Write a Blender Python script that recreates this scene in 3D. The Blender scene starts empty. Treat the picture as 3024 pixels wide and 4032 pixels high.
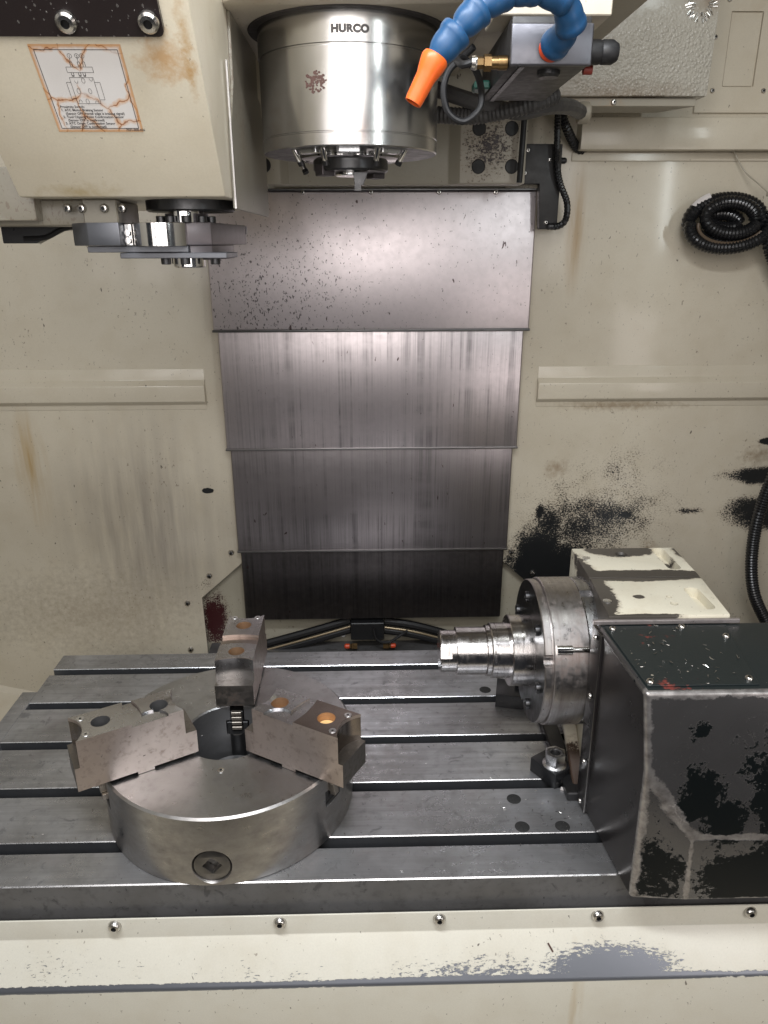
import bpy, bmesh, math, random
from mathutils import Vector, Matrix, Euler
from mathutils.geometry import tessellate_polygon
random.seed(7)
S = bpy.context.scene
COL = S.collection
R = math.radians
PI = math.pi

# ------------------------------------------------------------------ camera
cam_d = bpy.data.cameras.new('camera'); cam = bpy.data.objects.new('camera', cam_d); COL.objects.link(cam)
th, ps, ro = R(20), R(1.3), R(0.17)
f = Vector((math.sin(ps)*math.cos(th), math.cos(ps)*math.cos(th), -math.sin(th)))
r0 = Vector((math.cos(ps), -math.sin(ps), 0)); u0 = r0.cross(f)
rr = r0*math.cos(ro) - u0*math.sin(ro); uu = u0*math.cos(ro) + r0*math.sin(ro)
cam.matrix_world = Matrix(((rr.x, uu.x, -f.x, 0), (rr.y, uu.y, -f.y, 0), (rr.z, uu.z, -f.z, .874), (0, 0, 0, 1)))
cam_d.sensor_fit = 'VERTICAL'; cam_d.sensor_height = 36; cam_d.lens = 26.04
cam_d.clip_start = .02; cam_d.clip_end = 50
S.camera = cam
S.render.resolution_x = 768; S.render.resolution_y = 1024
S.view_settings.view_transform = 'Standard'; S.view_settings.look = 'None'
S.view_settings.exposure = 0.29; S.view_settings.gamma = 1

# ------------------------------------------------------------------ world and lamps
w = bpy.data.worlds.new('World'); S.world = w; w.use_nodes = True
bg = w.node_tree.nodes['Background']; bg.inputs[0].default_value = (.80, .86, 1, 1); bg.inputs[1].default_value = .025

def area(name, loc, target, sx, sy, power, col=(1, 1, 1)):
    l = bpy.data.lights.new(name, 'AREA'); l.shape = 'RECTANGLE'; l.size = sx; l.size_y = sy
    l.energy = power; l.color = col
    o = bpy.data.objects.new(name, l); COL.objects.link(o); o.location = loc
    o.rotation_euler = (Vector(target)-Vector(loc)).to_track_quat('-Z', 'Y').to_euler()
    return o
# daylight of the workshop falling in through the open door, the strip lamp over the door and a lamp by the column
for x_, w_, e_ in ((-.78, .30, 2.0), (-.36, .34, 4.8), (.06, .32, 4.9), (.42, .26, 2.8)):
    area('workshop_light', (x_, -.38, 1.22), (x_*.3, 1.4, .80), w_, 1.05, e_, (1, .95, .915))
area('side_light', (1.08, .10, .40), (-.25, .98, .12), .50, .50, 2.6, (1, .91, .88))
area('door_lamp', (-.15, .34, 1.60), (.0, .86, 0), 1.0, .10, 18, (.93, .96, 1))
area('machine_lamp', (.62, .75, 1.66), (.35, 1.6, .6), .10, .30, .7, (.95, 1, .98))
area('workshop_tube', (1.47, -.90, 1.42), (.5, 1.7, 1.0), .09, .70, 5, (.93, 1, 1))

# ------------------------------------------------------------------ node helper
class G:
    def __init__(s, name):
        s.m = bpy.data.materials.new(name); s.m.use_nodes = True
        s.t = s.m.node_tree; s.b = s.t.nodes['Principled BSDF']; s._p = None
    def n(s, ty, **kw):
        x = s.t.nodes.new(ty)
        for k, v in kw.items(): setattr(x, k, v)
        return x
    def l(s, a, b):
        if hasattr(a, 'is_output'): s.t.links.new(a, b)
        elif isinstance(a, tuple) and len(a) == 3 and b.type == 'RGBA': b.default_value = (*a, 1)
        else: b.default_value = a
    def pos(s):
        if s._p is None: s._p = s.n('ShaderNodeNewGeometry').outputs['Position']
        return s._p
    def obj(s): return s.n('ShaderNodeTexCoord').outputs['Object']
    def math(s, op, a, b=0., c=0., clamp=False):
        x = s.n('ShaderNodeMath', operation=op, use_clamp=clamp)
        s.l(a, x.inputs[0]); s.l(b, x.inputs[1]); s.l(c, x.inputs[2]); return x.outputs[0]
    def vm(s, op, a, b=(0, 0, 0)):
        x = s.n('ShaderNodeVectorMath', operation=op)
        s.l(a, x.inputs[0]); s.l(b, x.inputs[1])
        return x.outputs['Value'] if op in ('LENGTH', 'DOT_PRODUCT') else x.outputs[0]
    def noise(s, v, sc, det=3, ro=.55, dist=0., color=False):
        x = s.n('ShaderNodeTexNoise'); s.l(v, x.inputs['Vector'])
        x.inputs['Scale'].default_value = sc; x.inputs['Detail'].default_value = det
        x.inputs['Roughness'].default_value = ro; x.inputs['Distortion'].default_value = dist
        return x.outputs['Color' if color else 'Fac']
    def mr(s, x, a, b, c=0., d=1.):
        y = s.n('ShaderNodeMapRange'); s.l(x, y.inputs[0]); s.l(a, y.inputs[1]); s.l(b, y.inputs[2]); s.l(c, y.inputs[3]); s.l(d, y.inputs[4])
        return y.outputs[0]
    def mix(s, fac, a, b):
        x = s.n('ShaderNodeMix', data_type='RGBA'); s.l(fac, x.inputs['Factor'])
        s.l(a, x.inputs[6]); s.l(b, x.inputs[7]); return x.outputs[2]
    def mixf(s, fac, a, b):
        x = s.n('ShaderNodeMix', data_type='FLOAT'); s.l(fac, x.inputs[0]); s.l(a, x.inputs[2]); s.l(b, x.inputs[3]); return x.outputs[0]
    def sep(s, v): 
        x = s.n('ShaderNodeSeparateXYZ'); s.l(v, x.inputs[0]); return x.outputs
    def specks(s, v, scale, size, dens, stretch=(1, 1, 1)):
        v2 = s.vm('MULTIPLY', v, stretch)
        nz = s.noise(v2, scale*.62, 2.5, .55, .3)
        t = s.mr(dens, 0, 1, .735, .52)
        return s.mr(s.math('SUBTRACT', nz, t), 0, .02+size*.03)
    def dots(s, v, scale, size, dens, stretch=(1, 1, 1)):
        x = s.n('ShaderNodeTexVoronoi'); s.l(s.vm('MULTIPLY', v, stretch), x.inputs['Vector']); x.inputs['Scale'].default_value = scale
        rnd = s.sep(x.outputs['Color'])
        near = s.math('LESS_THAN', x.outputs['Distance'], s.math('MULTIPLY', rnd[1], size))
        return s.math('MULTIPLY', near, s.math('LESS_THAN', rnd[0], dens))
    def blob(s, c, r, v=None):
        v = v or s.pos()
        d = s.vm('SUBTRACT', v, c); d = s.vm('MULTIPLY', d, tuple(1/q if q else 0 for q in r))
        return s.mr(s.vm('LENGTH', d), 0, 1, 1, 0)
    def blobs(s, lst, v=None):
        o = None
        for c, r, a in lst:
            b = s.blob(c, r, v)
            if a != 1: b = s.math('MULTIPLY', b, a)
            o = b if o is None else s.math('MAXIMUM', o, b)
        return o
    def bump(s, h, dist=.0005, st=1.):
        x = s.n('ShaderNodeBump'); x.inputs['Strength'].default_value = st; x.inputs['Distance'].default_value = dist
        s.l(h, x.inputs['Height']); s.t.links.new(x.outputs[0], s.b.inputs['Normal'])
    def out(s, col=None, rough=None, metal=None, **kw):
        if col is not None: s.l(col, s.b.inputs['Base Color'])
        if rough is not None: s.l(rough, s.b.inputs['Roughness'])
        if metal is not None: s.l(metal, s.b.inputs['Metallic'])
        for k, v in kw.items(): s.l(v, s.b.inputs[k])
        return s.m

def paint(name, col, rough=.42, specks=.25, loss=None, stain=None, lossw=(26, 150), thr=.62, dark=(.012, .013, .014), rust=0., bump=.0002, dirt=.25, bare_metal=False, streaks=None, fat=1., hf=.8, coat=0., clipz=None, stretch=(.75, .75, 1)):
    g = G(name); p = g.pos()
    big = g.noise(p, 3.2, 3); mid = g.noise(p, 18, 4); fine = g.noise(p, 420, 2)
    c = g.mix(g.mr(big, .3, .7, 0, .5), col, tuple(x*.86 for x in col))
    c = g.mix(g.mr(mid, .45, .75, 0, dirt), c, (col[0]*.72, col[1]*.66, col[2]*.56))
    c = g.mix(g.mr(fine, .35, .75, 0, .22), c, tuple(x*.72 for x in col))
    if streaks:
        for (ctr, rad, sc) in streaks:
            m = g.math('MULTIPLY', g.blob(ctr, rad), g.mr(g.noise(g.vm('MULTIPLY', p, (45, 45, 4)), 1, 4), .35, .65))
            c = g.mix(g.math('MULTIPLY', m, 1.3, clamp=True), c, sc)
    if specks:
        dn = g.mr(g.noise(p, 7, 3), .35, .7, specks*.15, specks)
        s1 = g.specks(g.vm('ADD', p, (.13, .07, .21)), 330, .42, dn, (1, 1, .6))
        s2 = g.specks(g.vm('ADD', p, (.33, .17, .01)), 110, .22, g.math('MULTIPLY', dn, .14), (1.3, 1.3, .6))
        c = g.mix(g.math('MULTIPLY', s1, .6), c, (.16, .12, .09)); c = g.mix(g.math('MULTIPLY', s2, .85), c, (.06, .045, .035))
    if stain:
        for ctr, rad, sc, th_ in stain:
            v = g.math('ADD', g.blob(ctr, rad), g.math('MULTIPLY', g.math('SUBTRACT', g.noise(p, 70, 6, .72), .5), 1.6))
            c = g.mix(g.mr(v, th_-.1, th_+.55, 0, .75), c, sc)
    if rust:
        rn = g.math('MULTIPLY', g.mr(g.noise(p, 9, 4), .55, .75), g.mr(g.noise(p, 70, 3), .4, .7))
        c = g.mix(g.math('MULTIPLY', rn, rust), c, (.36, .19, .07))
    rg = rough
    mt = 0.
    if loss:
        fld = g.blobs(loss)
        nz = g.math('ADD', g.math('MULTIPLY', g.noise(p, lossw[0], 4, .6), .40), g.math('MULTIPLY', g.noise(g.vm('MULTIPLY', p, stretch), lossw[1], 4, .75), hf))
        v = g.math('ADD', fld, nz); t0 = .20+hf*.5+.36
        m = g.mr(v, t0, t0+.05)
        if clipz is not None: m = g.math('MULTIPLY', m, g.mr(g.sep(p)[2], clipz-.0008, clipz))
        halo = g.mr(v, t0-.10, t0, 0, .35)
        if clipz is not None: halo = 0.
        c = g.mix(halo, c, (.19, .13, .085))
        c = g.mix(m, c, dark)
        rg = g.mixf(m, rough, .42 if bare_metal else .35)
        if bare_metal: mt = g.math('MULTIPLY', m, .85)
        g.bump(g.math('SUBTRACT', g.math('MULTIPLY', mid, .3), m), .0004, .7)
    elif bump:
        g.bump(g.math('ADD', g.noise(p, 160, 3), g.math('MULTIPLY', big, .5)), bump, .5)
    if coat: g.b.inputs['Coat Weight'].default_value = coat; g.b.inputs['Coat Roughness'].default_value = .12
    return g.out(c, rg, mt)

def metal(name, col, rough=.3, dark=None, spot=.3, streak=None, rs=.12, bump=.00012, rust=0., met=1., scale=1., big=.25, specks=0., aniso=0., blots=0.):
    g = G(name); p = g.pos()
    dark = dark or tuple(x*.55 for x in col)
    n1 = g.noise(p, 9*scale, 4); n2 = g.noise(p, 60*scale, 5, .65); n3 = g.noise(p, 500, 2)
    c = g.mix(g.mr(n1, .35, .7, 0, big), col, dark)
    c = g.mix(g.mr(n2, .52, .75, 0, spot), c, dark)
    rg = g.mr(n2, .3, .7, rough-rs*.5, rough+rs)
    h = g.math('ADD', n3, g.math('MULTIPLY', n2, .6))
    if streak:
        s1 = g.noise(g.vm('MULTIPLY', p, streak), 1, 4, .7)
        c = g.mix(g.mr(s1, .4, .72, 0, .45), c, dark)
        rg = g.math('ADD', rg, g.mr(s1, .3, .7, -.05, .10))
        h = g.math('ADD', h, g.math('MULTIPLY', s1, 1.5))
    if specks:
        dn = g.mr(g.noise(p, 6, 3), .4, .65, specks*.1, specks)
        s = g.specks(p, 150, .42, dn, (1, 1, .7)); c = g.mix(g.math('MULTIPLY', s, .8), c, tuple(x*.16 for x in col))
        rg = g.mixf(s, rg, .7)
    if blots:
        bn = g.noise(p, 42, 5, .62, .6); m1 = g.mr(bn, .60, .66); m2 = g.mr(g.noise(p, 6, 4, .6), .42, .66)
        c = g.mix(g.math('MULTIPLY', m1, blots), c, tuple(x*.5 for x in dark)); c = g.mix(g.math('MULTIPLY', m2, .45), c, dark)
        rg = g.math('ADD', rg, g.math('SUBTRACT', g.math('MULTIPLY', m1, .12), g.math('MULTIPLY', m2, .12)))
    if rust:
        rn = g.mr(g.math('ADD', g.noise(p, 14, 4), g.math('MULTIPLY', g.noise(p, 120, 4, .7), .5)), .80, .95, 0, rust)
        c = g.mix(rn, c, (.16, .065, .035)); rg = g.mixf(rn, rg, .7)
        mt = g.math('SUBTRACT', met, g.math('MULTIPLY', rn, .7))
    else: mt = met
    if bump: g.bump(h, bump, .45)
    g.b.inputs['Anisotropic'].default_value = aniso
    return g.out(c, rg, mt)

def plain(name, col, rough=.4, met=0., bump=0., **kw):
    g = G(name); p = g.pos()
    n = g.noise(p, 90, 4)
    c = g.mix(g.mr(n, .35, .7, 0, .35), col, tuple(x*.6 for x in col))
    if bump: g.bump(n, bump, .6)
    return g.out(c, g.mr(n, .3, .7, max(.03, rough-.06), rough+.1), met, **kw)

# ------------------------------------------------------------------ materials
CREAM = (.60, .545, .435)
M = {}
BR = (.30, .22, .13)
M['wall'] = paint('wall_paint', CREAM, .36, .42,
    loss=[((.43, 1.72, .10), (.13, .2, .20), .85), ((.50, 1.72, .03), (.16, .2, .24), .90), ((.455, 1.72, .20), (.13, .2, .16), .55), ((.60, 1.72, .34), (.38, .2, .22), .31), ((.60, 1.72, .235), (.30, .2, .14), .50), ((.53, 1.72, .20), (.30, .2, .28), .48), ((.62, 1.72, .22), (.42, .2, .32), .33), ((.36, 1.72, .12), (.05, .2, .05), .5),
          ((.64, 1.72, .235), (.04, .2, .022), .75), ((.425, 1.72, .245), (.022, .2, .045), .7), ((1.00, 1.72, .333), (.19, .2, .036), .98), ((1.03, 1.72, .238), (.22, .2, .072), .98), ((.80, 1.72, .243), (.08, .2, .02), .5),
          ((.99, 1.72, .421), (.06, .2, .014), 1.6), ((-.388, 1.72, .309), (.018, .2, .009), 1.7), ((-.415, 1.72, .06), (.06, .2, .05), .34)],
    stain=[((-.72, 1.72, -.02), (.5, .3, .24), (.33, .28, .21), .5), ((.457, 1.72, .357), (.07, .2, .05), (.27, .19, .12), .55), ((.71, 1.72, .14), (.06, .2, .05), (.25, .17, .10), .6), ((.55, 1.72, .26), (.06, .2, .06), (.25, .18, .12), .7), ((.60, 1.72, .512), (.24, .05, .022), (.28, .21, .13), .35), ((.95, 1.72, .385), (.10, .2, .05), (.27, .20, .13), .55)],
    streaks=[((-.80, 1.72, .36), (.045, .3, .17), (.42, .29, .13)), ((.46, 1.72, .90), (.03, .3, .16), (.38, .27, .14)), ((-.55, 1.72, .2), (.25, .3, .35), (.38, .34, .28))], lossw=(24, 300), hf=.95, coat=.35)
M['dim_paint'] = paint('low_bounce_panel_paint', (.24, .225, .19), .45, .3)  # unseen side walls and ceiling, colour darkened to cut bounced light
M['wall_plain'] = paint('panel_paint', CREAM, .38, .2, rust=.15, coat=.35)
M['back_plate'] = paint('back_plate_paint', (.42, .39, .31), .4, .5, loss=[((-.405, 1.745, -.06), (.075, .3, .17), .66)], lossw=(60, 330), hf=.9, dark=(.045, .010, .012), fat=1.)
M['atc'] = paint('changer_paint', (.66, .605, .48), .38, .24,
    stain=[((-.20, .855, 1.045), (.045, .04, .045), (.44, .24, .08), .40), ((-.33, .945, .93), (.09, .03, .02), (.42, .33, .17), .5), ((-.175, .84, 1.05), (.012, .1, .1), (.42, .25, .09), .5)], rust=.18)
M['atc_side'] = paint('changer_side_paint', (.25, .23, .185), .35, .9, rust=.25)  # darker than the front: shading and dirt both put into the colour
M['head'] = paint('head_paint', (.55, .50, .41), .42, .4, rust=.5, bump=.0006)
M['head_dark'] = paint('grimy_head_paint', (.30, .27, .21), .45, .4, rust=.8, bump=.0006)
M['column'] = paint('column_paint', (.42, .39, .32), .40, .35)
M['column_chip'] = paint('flaking_column_paint', (.46, .42, .35), .42, .5, loss=[((.245, 1.6, 1.05), (.11, .1, .11), .46)], lossw=(60, 260), hf=1.2, dark=(.03, .018, .02))
M['apron'] = paint('apron_paint', (.74, .715, .62), .30, .30,
    loss=[((.34, .785, -.128), (.17, .06, .050), .85), ((.16, .785, -.132), (.34, .06, .042), .46), ((-.45, .79, -.115), (.40, .07, .07), .27), ((-.10, .785, -.128), (.4, .05, .04), .27), ((-.35, .776, -.1345), (.75, .009, .0075), 1.3), ((.20, .776, -.1345), (.6, .009, .0095), 1.3), ((.62, .776, -.134), (.25, .009, .004), 1.2)],
    lossw=(18, 300), hf=1.15, clipz=-.1385, stretch=(.35, .8, 1), dark=(.27, .285, .32), bare_metal=True, streaks=[((.30, .776, -.2), (.012, .1, .12), (.52, .42, .27))])
M['cream_chip'] = paint('chipped_cream_paint', (.72, .68, .55), .36, .35, rust=.35,
    loss=[((.352, 1.08, .355), (.050, .22, .1), 1.0), ((.45, 1.108, .355), (.17, .030, .1), 1.5), ((.45, 1.215, .355), (.09, .045, .1), 1.15), ((.345, .985, .355), (.035, .04, .1), 1.2), ((.42, 1.03, .355), (.014, .010, .1), 1.1), ((.56, 1.2, .355), (.03, .08, .1), .8), ((.52, 1.175, .355), (.025, .03, .1), .75), ((.40, .970, .35), (.12, .008, .02), .8)],
    lossw=(26, 80), hf=.55, stretch=(1, 1, 1), dark=(.055, .048, .04))
M['cream_side'] = paint('rusty_cream_paint', (.62, .58, .48), .4, .4, rust=.6, loss=[((.36, 1.2, .30), (.1, .05, .16), .75), ((.36, 1.0, .05), (.1, .12, .14), .8), ((.36, 1.22, .36), (.1, .3, .03), .8)], lossw=(30, 110), hf=.5, dark=(.05, .03, .02))

def cover_mat(name, streaked, oil=1.):  # oil scales the steel colour down, painting in the darker reflections
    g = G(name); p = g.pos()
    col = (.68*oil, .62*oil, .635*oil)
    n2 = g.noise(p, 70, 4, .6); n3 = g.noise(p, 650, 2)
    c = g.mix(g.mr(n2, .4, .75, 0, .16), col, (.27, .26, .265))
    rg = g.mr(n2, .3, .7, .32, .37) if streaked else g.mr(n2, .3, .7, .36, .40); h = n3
    if streaked:
        s1 = g.noise(g.vm('MULTIPLY', p, (70, 1, 1.2)), 1, 5, .72)
        s2 = g.noise(g.vm('MULTIPLY', p, (260, 1, 3)), 1, 3, .6)
        band = g.mr(g.noise(g.vm('MULTIPLY', p, (5, 1, 22)), 1, 3), .35, .6, .3, 1)
        k = g.math('MULTIPLY', g.math('ADD', g.mr(s1, .48, .72, 0, .75), g.mr(s2, .5, .75, 0, .35)), band, clamp=True)
        c = g.mix(k, c, (.14*oil, .13*oil, .135*oil)); rg = g.math('ADD', rg, g.math('MULTIPLY', k, .10))
        h = g.math('ADD', n3, g.math('MULTIPLY', s2, 2.))
        dens = .05
    else:
        dens = g.mr(g.math('ADD', g.blob((-.2, 1.68, .76), (.30, .3, .25)), g.math('MULTIPLY', g.noise(p, 9, 3), .3)), .1, .9, .18, .62)
    s = g.specks(p, 400, .50, dens, (1, 1, .6)); c = g.mix(g.math('MULTIPLY', s, .8), c, (.06, .055, .055))
    s = g.specks(g.vm('ADD', p, (.4, .2, .7)), 95, .20, .06, (1.6, 1, .7)); c = g.mix(g.math('MULTIPLY', s, .9), c, (.06, .03, .03))
    g.bump(h, .00012, .4)
    return g.out(c, rg, .92)
M['cover'] = cover_mat('spotted_cover_steel', False)
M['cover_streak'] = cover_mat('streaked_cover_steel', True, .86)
M['cover_shaded'] = cover_mat('shaded_cover_steel', True, .50); M['cover_deep_shaded'] = cover_mat('deep_shaded_cover_steel', True, .17)  # lower panels: dark reflections painted into the steel colour
M['cover_edge'] = metal('cover_edge_steel', (.13, .13, .13), .35)
M['spindle'] = metal('spindle_steel', (.50, .49, .48), .215, spot=.06, dark=(.5, .48, .46), rs=.03, big=.1, bump=.00002, aniso=.3)
g = G('rust_mark'); p = g.pos()
M['rustmark'] = g.out(g.mix(g.noise(p, 300, 3), (.06, .03, .022), (.12, .065, .055)), .8, .1)
M['table'] = metal('table_iron', (.50, .51, .535), .32, spot=.40, dark=(.19, .185, .18), blots=.38, streak=(4, 90, 90), rs=.14, scale=.8, big=.5, specks=.05, rust=.12, met=.75)
M['table_front'] = metal('table_front_iron', (.21, .21, .215), .5, blots=.4, spot=.5, dark=(.07, .065, .06), rs=.1, met=.6, specks=.05)
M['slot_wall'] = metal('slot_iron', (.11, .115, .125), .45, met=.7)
M['edge'] = metal('bright_edge_steel', (.75, .76, .78), .25, spot=.1)
M['plug'] = metal('rusty_plug_iron', (.04, .04, .04), .6, spot=.9, dark=(.01, .01, .01), scale=6, met=.4, bump=.001)
M['chuck'] = metal('chuck_steel', (.46, .45, .44), .30, spot=.30, dark=(.24, .21, .19), rs=.12, scale=.9, big=.35, streak=(30, 30, 60), rust=.10)
M['chuck_top'] = metal('chuck_face_steel', (.44, .445, .455), .31, spot=.30, dark=(.15, .14, .13), rs=.12, scale=1, big=.4, rust=.08)
M['bore'] = metal('bore_steel', (.26, .26, .265), .35, met=.8)
M['jaw'] = metal('jaw_side_steel', (.60, .515, .47), .36, spot=.75, dark=(.27, .20, .165), rs=.10, scale=1.6, big=.35, met=.93, specks=.03)
M['jaw_top'] = metal('jaw_machined_steel', (.66, .67, .70), .24, spot=.10, dark=(.26, .24, .23), rs=.08, scale=.6, big=.8, bump=.00003)
M['jaw_shade'] = metal('jaw_oiled_shaded_steel', (.40, .36, .33), .18, spot=.10, dark=(.16, .12, .10), rs=.08, scale=.8, big=.7, bump=.00003)  # darker copy of jaw_top: oil and shade both put into the colour
M['chamfer'] = metal('chamfer_steel', (.52, .51, .50), .33, spot=.3)
M['jaw_end'] = metal('jaw_end_steel', (.27, .25, .23), .4, spot=.5, dark=(.10, .08, .06), rs=.12, scale=2, rust=.3)
M['jaw_hole'] = plain('hole_rusty_bronze', (.50, .32, .19), .45, .7)
M['pinion'] = metal('pinion_steel', (.22, .21, .20), .36, spot=.3)
M['dark_steel'] = metal('blackened_steel', (.06, .06, .062), .32, met=.8)
M['tooth'] = metal('serrated_steel', (.42, .38, .33), .35, met=.9, rust=.3)
M['chrome'] = metal('polished_steel', (.80, .79, .78), .10, spot=.12, dark=(.4, .38, .36), rs=.06, bump=0)
M['arm'] = metal('arm_grey_steel', (.15, .155, .17), .38, spot=.1, met=.75, rs=.05)
M['arm_warm'] = metal('arm_warm_steel', (.19, .17, .178), .40, spot=.1, met=.7, rs=.05)
M['arm_dark'] = metal('arm_dark_steel', (.085, .075, .08), .42, spot=.1, met=.6)
M['bar'] = metal('turned_bar_steel', (.66, .64, .63), .16, spot=.3, dark=(.30, .26, .25), streak=(330, 5, 5), rs=.10, scale=1.2, bump=.0001)
M['disc'] = metal('faceplate_steel', (.52, .50, .49), .30, spot=.30, dark=(.15, .11, .095), streak=(120, 8, 8), rs=.12, rust=.35, scale=1.5)
M['disc2'] = metal('rear_faceplate_steel', (.48, .48, .485), .24, spot=.3, dark=(.13, .12, .12), streak=(120, 8, 8), rs=.10, scale=1.4)
M['disc_face'] = metal('faceplate_front_steel', (.10, .10, .10), .35, spot=.3)
M['chrome_screw'] = metal('bright_screw', (.62, .60, .57), .22, spot=.1, bump=0)
M['socket'] = plain('screw_socket_black', (.012, .012, .012), .5)
M['plate_front'] = metal('manifold_front_steel', (.13, .13, .145), .34, spot=.1, met=.85, big=.2)
M['black'] = plain('black_enamel', (.014, .0145, .016), .32)
M['black_matt'] = plain('black_anodised', (.022, .021, .021), .45)
M['nut'] = metal('zinc_nut_steel', (.74, .74, .75), .27, spot=.08, bump=.00002)
M['gold'] = plain('golden_oil_pool', (.95, .62, .28), .35, 0.)
M['rubber'] = plain('black_rubber', (.008, .008, .009), .5, bump=.0003)
M['brown_hose'] = plain('brown_line', (.10, .07, .045), .4)
M['braid'] = plain('grey_braided_hose', (.055, .053, .052), .5, bump=.001)
M['corr'] = plain('black_corrugated_plastic', (.010, .010, .011), .26)
M['blue'] = plain('blue_hose_plastic', (.009, .065, .165), .42, **{'Subsurface Weight': .05})
M['orange'] = plain('orange_nozzle_plastic', (.78, .12, .012), .42, **{'Subsurface Weight': .05})
M['red'] = plain('orange_red_cap', (.62, .07, .02), .4)
M['dull_red'] = plain('dull_red_cap', (.20, .025, .015), .5)
M['brass'] = plain('brass', (.26, .17, .08), .34, 1.)
M['white_tie'] = plain('nylon_tie', (.42, .38, .30), .45)
M['tape'] = plain('white_tape', (.66, .62, .60), .5)
M['grime'] = plain('caked_grime', (.035, .03, .028), .6, bump=.002)
M['chip_brown'] = plain('swarf_brass', (.45, .36, .24), .35, .8)
M['ink'] = plain('black_ink', (.05, .045, .045), .6)
M['logo'] = plain('etched_grey_lettering', (.09, .085, .085), .5, .3)
M['green'] = plain('green_fitting', (.008, .05, .035), .4)

g = G('access_plate_black'); p = g.pos()                                     # black plate with stuck bright chips
s = g.dots(p, 240, .33, g.mr(g.blob((-.24, .83, 1.08), (.13, .1, .1)), 0, .8, .10, .85), (1, 1, .6))
c = g.mix(s, (.018, .013, .013), (.32, .30, .29)); g.bump(s, .0008, .6)
M['plate_black'] = g.out(c, g.mixf(s, .30, .25), g.math('MULTIPLY', s, .8))

g = G('orange_peel_paint'); p = g.pos()                                      # cream paint with coolant blisters
vv = g.n('ShaderNodeTexVoronoi'); g.l(p, vv.inputs['Vector']); vv.inputs['Scale'].default_value = 165
k = g.mr(g.math('ADD', g.blob((.57, 1.5, 1.17), (.30, .2, .12)), g.math('MULTIPLY', g.noise(p, 12, 3), .35)), .35, .75)
h = g.math('MULTIPLY', g.math('ADD', g.mr(vv.outputs['Distance'], 0, .6, 1, 0), g.noise(p, 330, 2)), k)
fl = g.blobs([((.50, 1.5, 1.118), (.13, .2, .009), 1.0)])
m = g.mr(g.math('ADD', fl, g.noise(p, 90, 4, .65)), 1.05, 1.08)
c = g.mix(g.mr(g.noise(p, 5, 3), .3, .7, 0, .4), (.40, .375, .32), (.33, .31, .26)); c = g.mix(m, c, (.04, .035, .03))
rn = g.mr(g.math('ADD', g.blobs([((.45, 1.5, 1.12), (.25, .2, .05), .7), ((.36, 1.5, 1.2), (.06, .2, .2), .6), ((.6, 1.5, 1.27), (.05, .2, .05), .7)]), g.math('MULTIPLY', g.noise(p, 40, 5, .7), .8)), .6, 1.1, 0, .7)
c = g.mix(rn, c, (.20, .145, .095))
g.bump(h, .0016, .9)
M['peel'] = g.out(c, .22, 0.)

def segd(g, p, a, b):
    a, b = Vector(a), Vector(b); ab = b-a
    pa = g.vm('SUBTRACT', p, tuple(a)); t = g.math('MULTIPLY', g.vm('DOT_PRODUCT', pa, tuple(ab)), 1/ab.length_squared, clamp=True)
    q = g.n('ShaderNodeVectorMath', operation='SCALE'); q.inputs[0].default_value = tuple(ab); g.l(t, q.inputs['Scale'])
    return g.vm('LENGTH', g.vm('SUBTRACT', pa, q.outputs[0]))
g = G('worn_black_enamel'); p = g.pos()                                      # motor cover: black enamel rubbed through at the folds
v = g.math('ADD', g.math('MULTIPLY', g.noise(p, 22, 3, .5), .55), g.math('MULTIPLY', g.noise(p, 110, 5, .78), .72))
bl = g.blobs([((.430, .78, .190), (.045, .1, .060), .36), ((.465, .78, .155), (.05, .1, .06), .36), ((.56, .78, .21), (.085, .1, .16), .50), ((.54, .78, .05), (.13, .1, .085), .48), ((.395, .78, .05), (.05, .1, .09), .30), ((.425, .78, .285), (.025, .1, .02), .30)])
m = g.mr(g.math('ADD', v, bl), .762, .775)
c = g.mix(m, g.mix(g.noise(p, 12, 2), (.13, .128, .13), (.085, .08, .078)), (.003, .0045, .005))
d = None
for a_, b_, k_ in (((.345, .787, .342), (.74, .787, .342), 1.), ((.345, .787, .342), (.3575, .782, .226), 1.), ((.3575, .782, .226), (.364, .789, .001), 1.), ((.3575, .782, .226), (.4265, .768, .128), .85), ((.4265, .768, .128), (.74, .768, .124), 1.7), ((.4265, .768, .128), (.4395, .780, .004), 1.9), ((.364, .789, .001), (.60, .776, .001), 1.2)):
    q = g.math('MULTIPLY', segd(g, p, a_, b_), k_); d = q if d is None else g.math('MINIMUM', d, q)
d = g.math('ADD', d, g.math('MULTIPLY', g.math('SUBTRACT', g.noise(p, 28, 6, .7), .5), .030))
wn = g.mr(d, .0060, .0095, 1, 0)
wc_ = g.mix(g.mr(g.noise(p, 70, 4, .6), .35, .7), (.42, .40, .39), (.20, .185, .18))
c = g.mix(wn, c, wc_)
g.bump(g.math('SUBTRACT', g.math('ADD', m, g.math('MULTIPLY', v, .3)), wn), .0003, .6)
g.l(g.mixf(wn, g.mixf(m, .6, .12), .5), g.b.inputs['Specular IOR Level'])
M['shroud'] = g.out(c, g.mixf(wn, g.mixf(m, .24, .45), .36), g.mixf(wn, g.mixf(m, .7, 0.), .8))
g = G('cover_side_enamel'); p = g.pos(); v = g.noise(p, 8, 4)
M['shroud_side'] = g.out(g.mix(g.mr(v, .35, .65), (.014, .0125, .0125), (.032, .028, .028)), g.mr(v, .3, .7, .24, .34), .3)
g = G('cover_top_enamel'); p = g.pos()
rs = g.mr(g.math('ADD', g.noise(p, 30, 4), g.math('MULTIPLY', g.noise(p, 160, 4, .7), .35)), .83, .88)
s = g.dots(p, 120, .24, .10, (1, 1, 1))
c = g.mix(rs, (.011, .016, .017), (.15, .028, .02)); c = g.mix(s, c, (.50, .46, .38))
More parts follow.
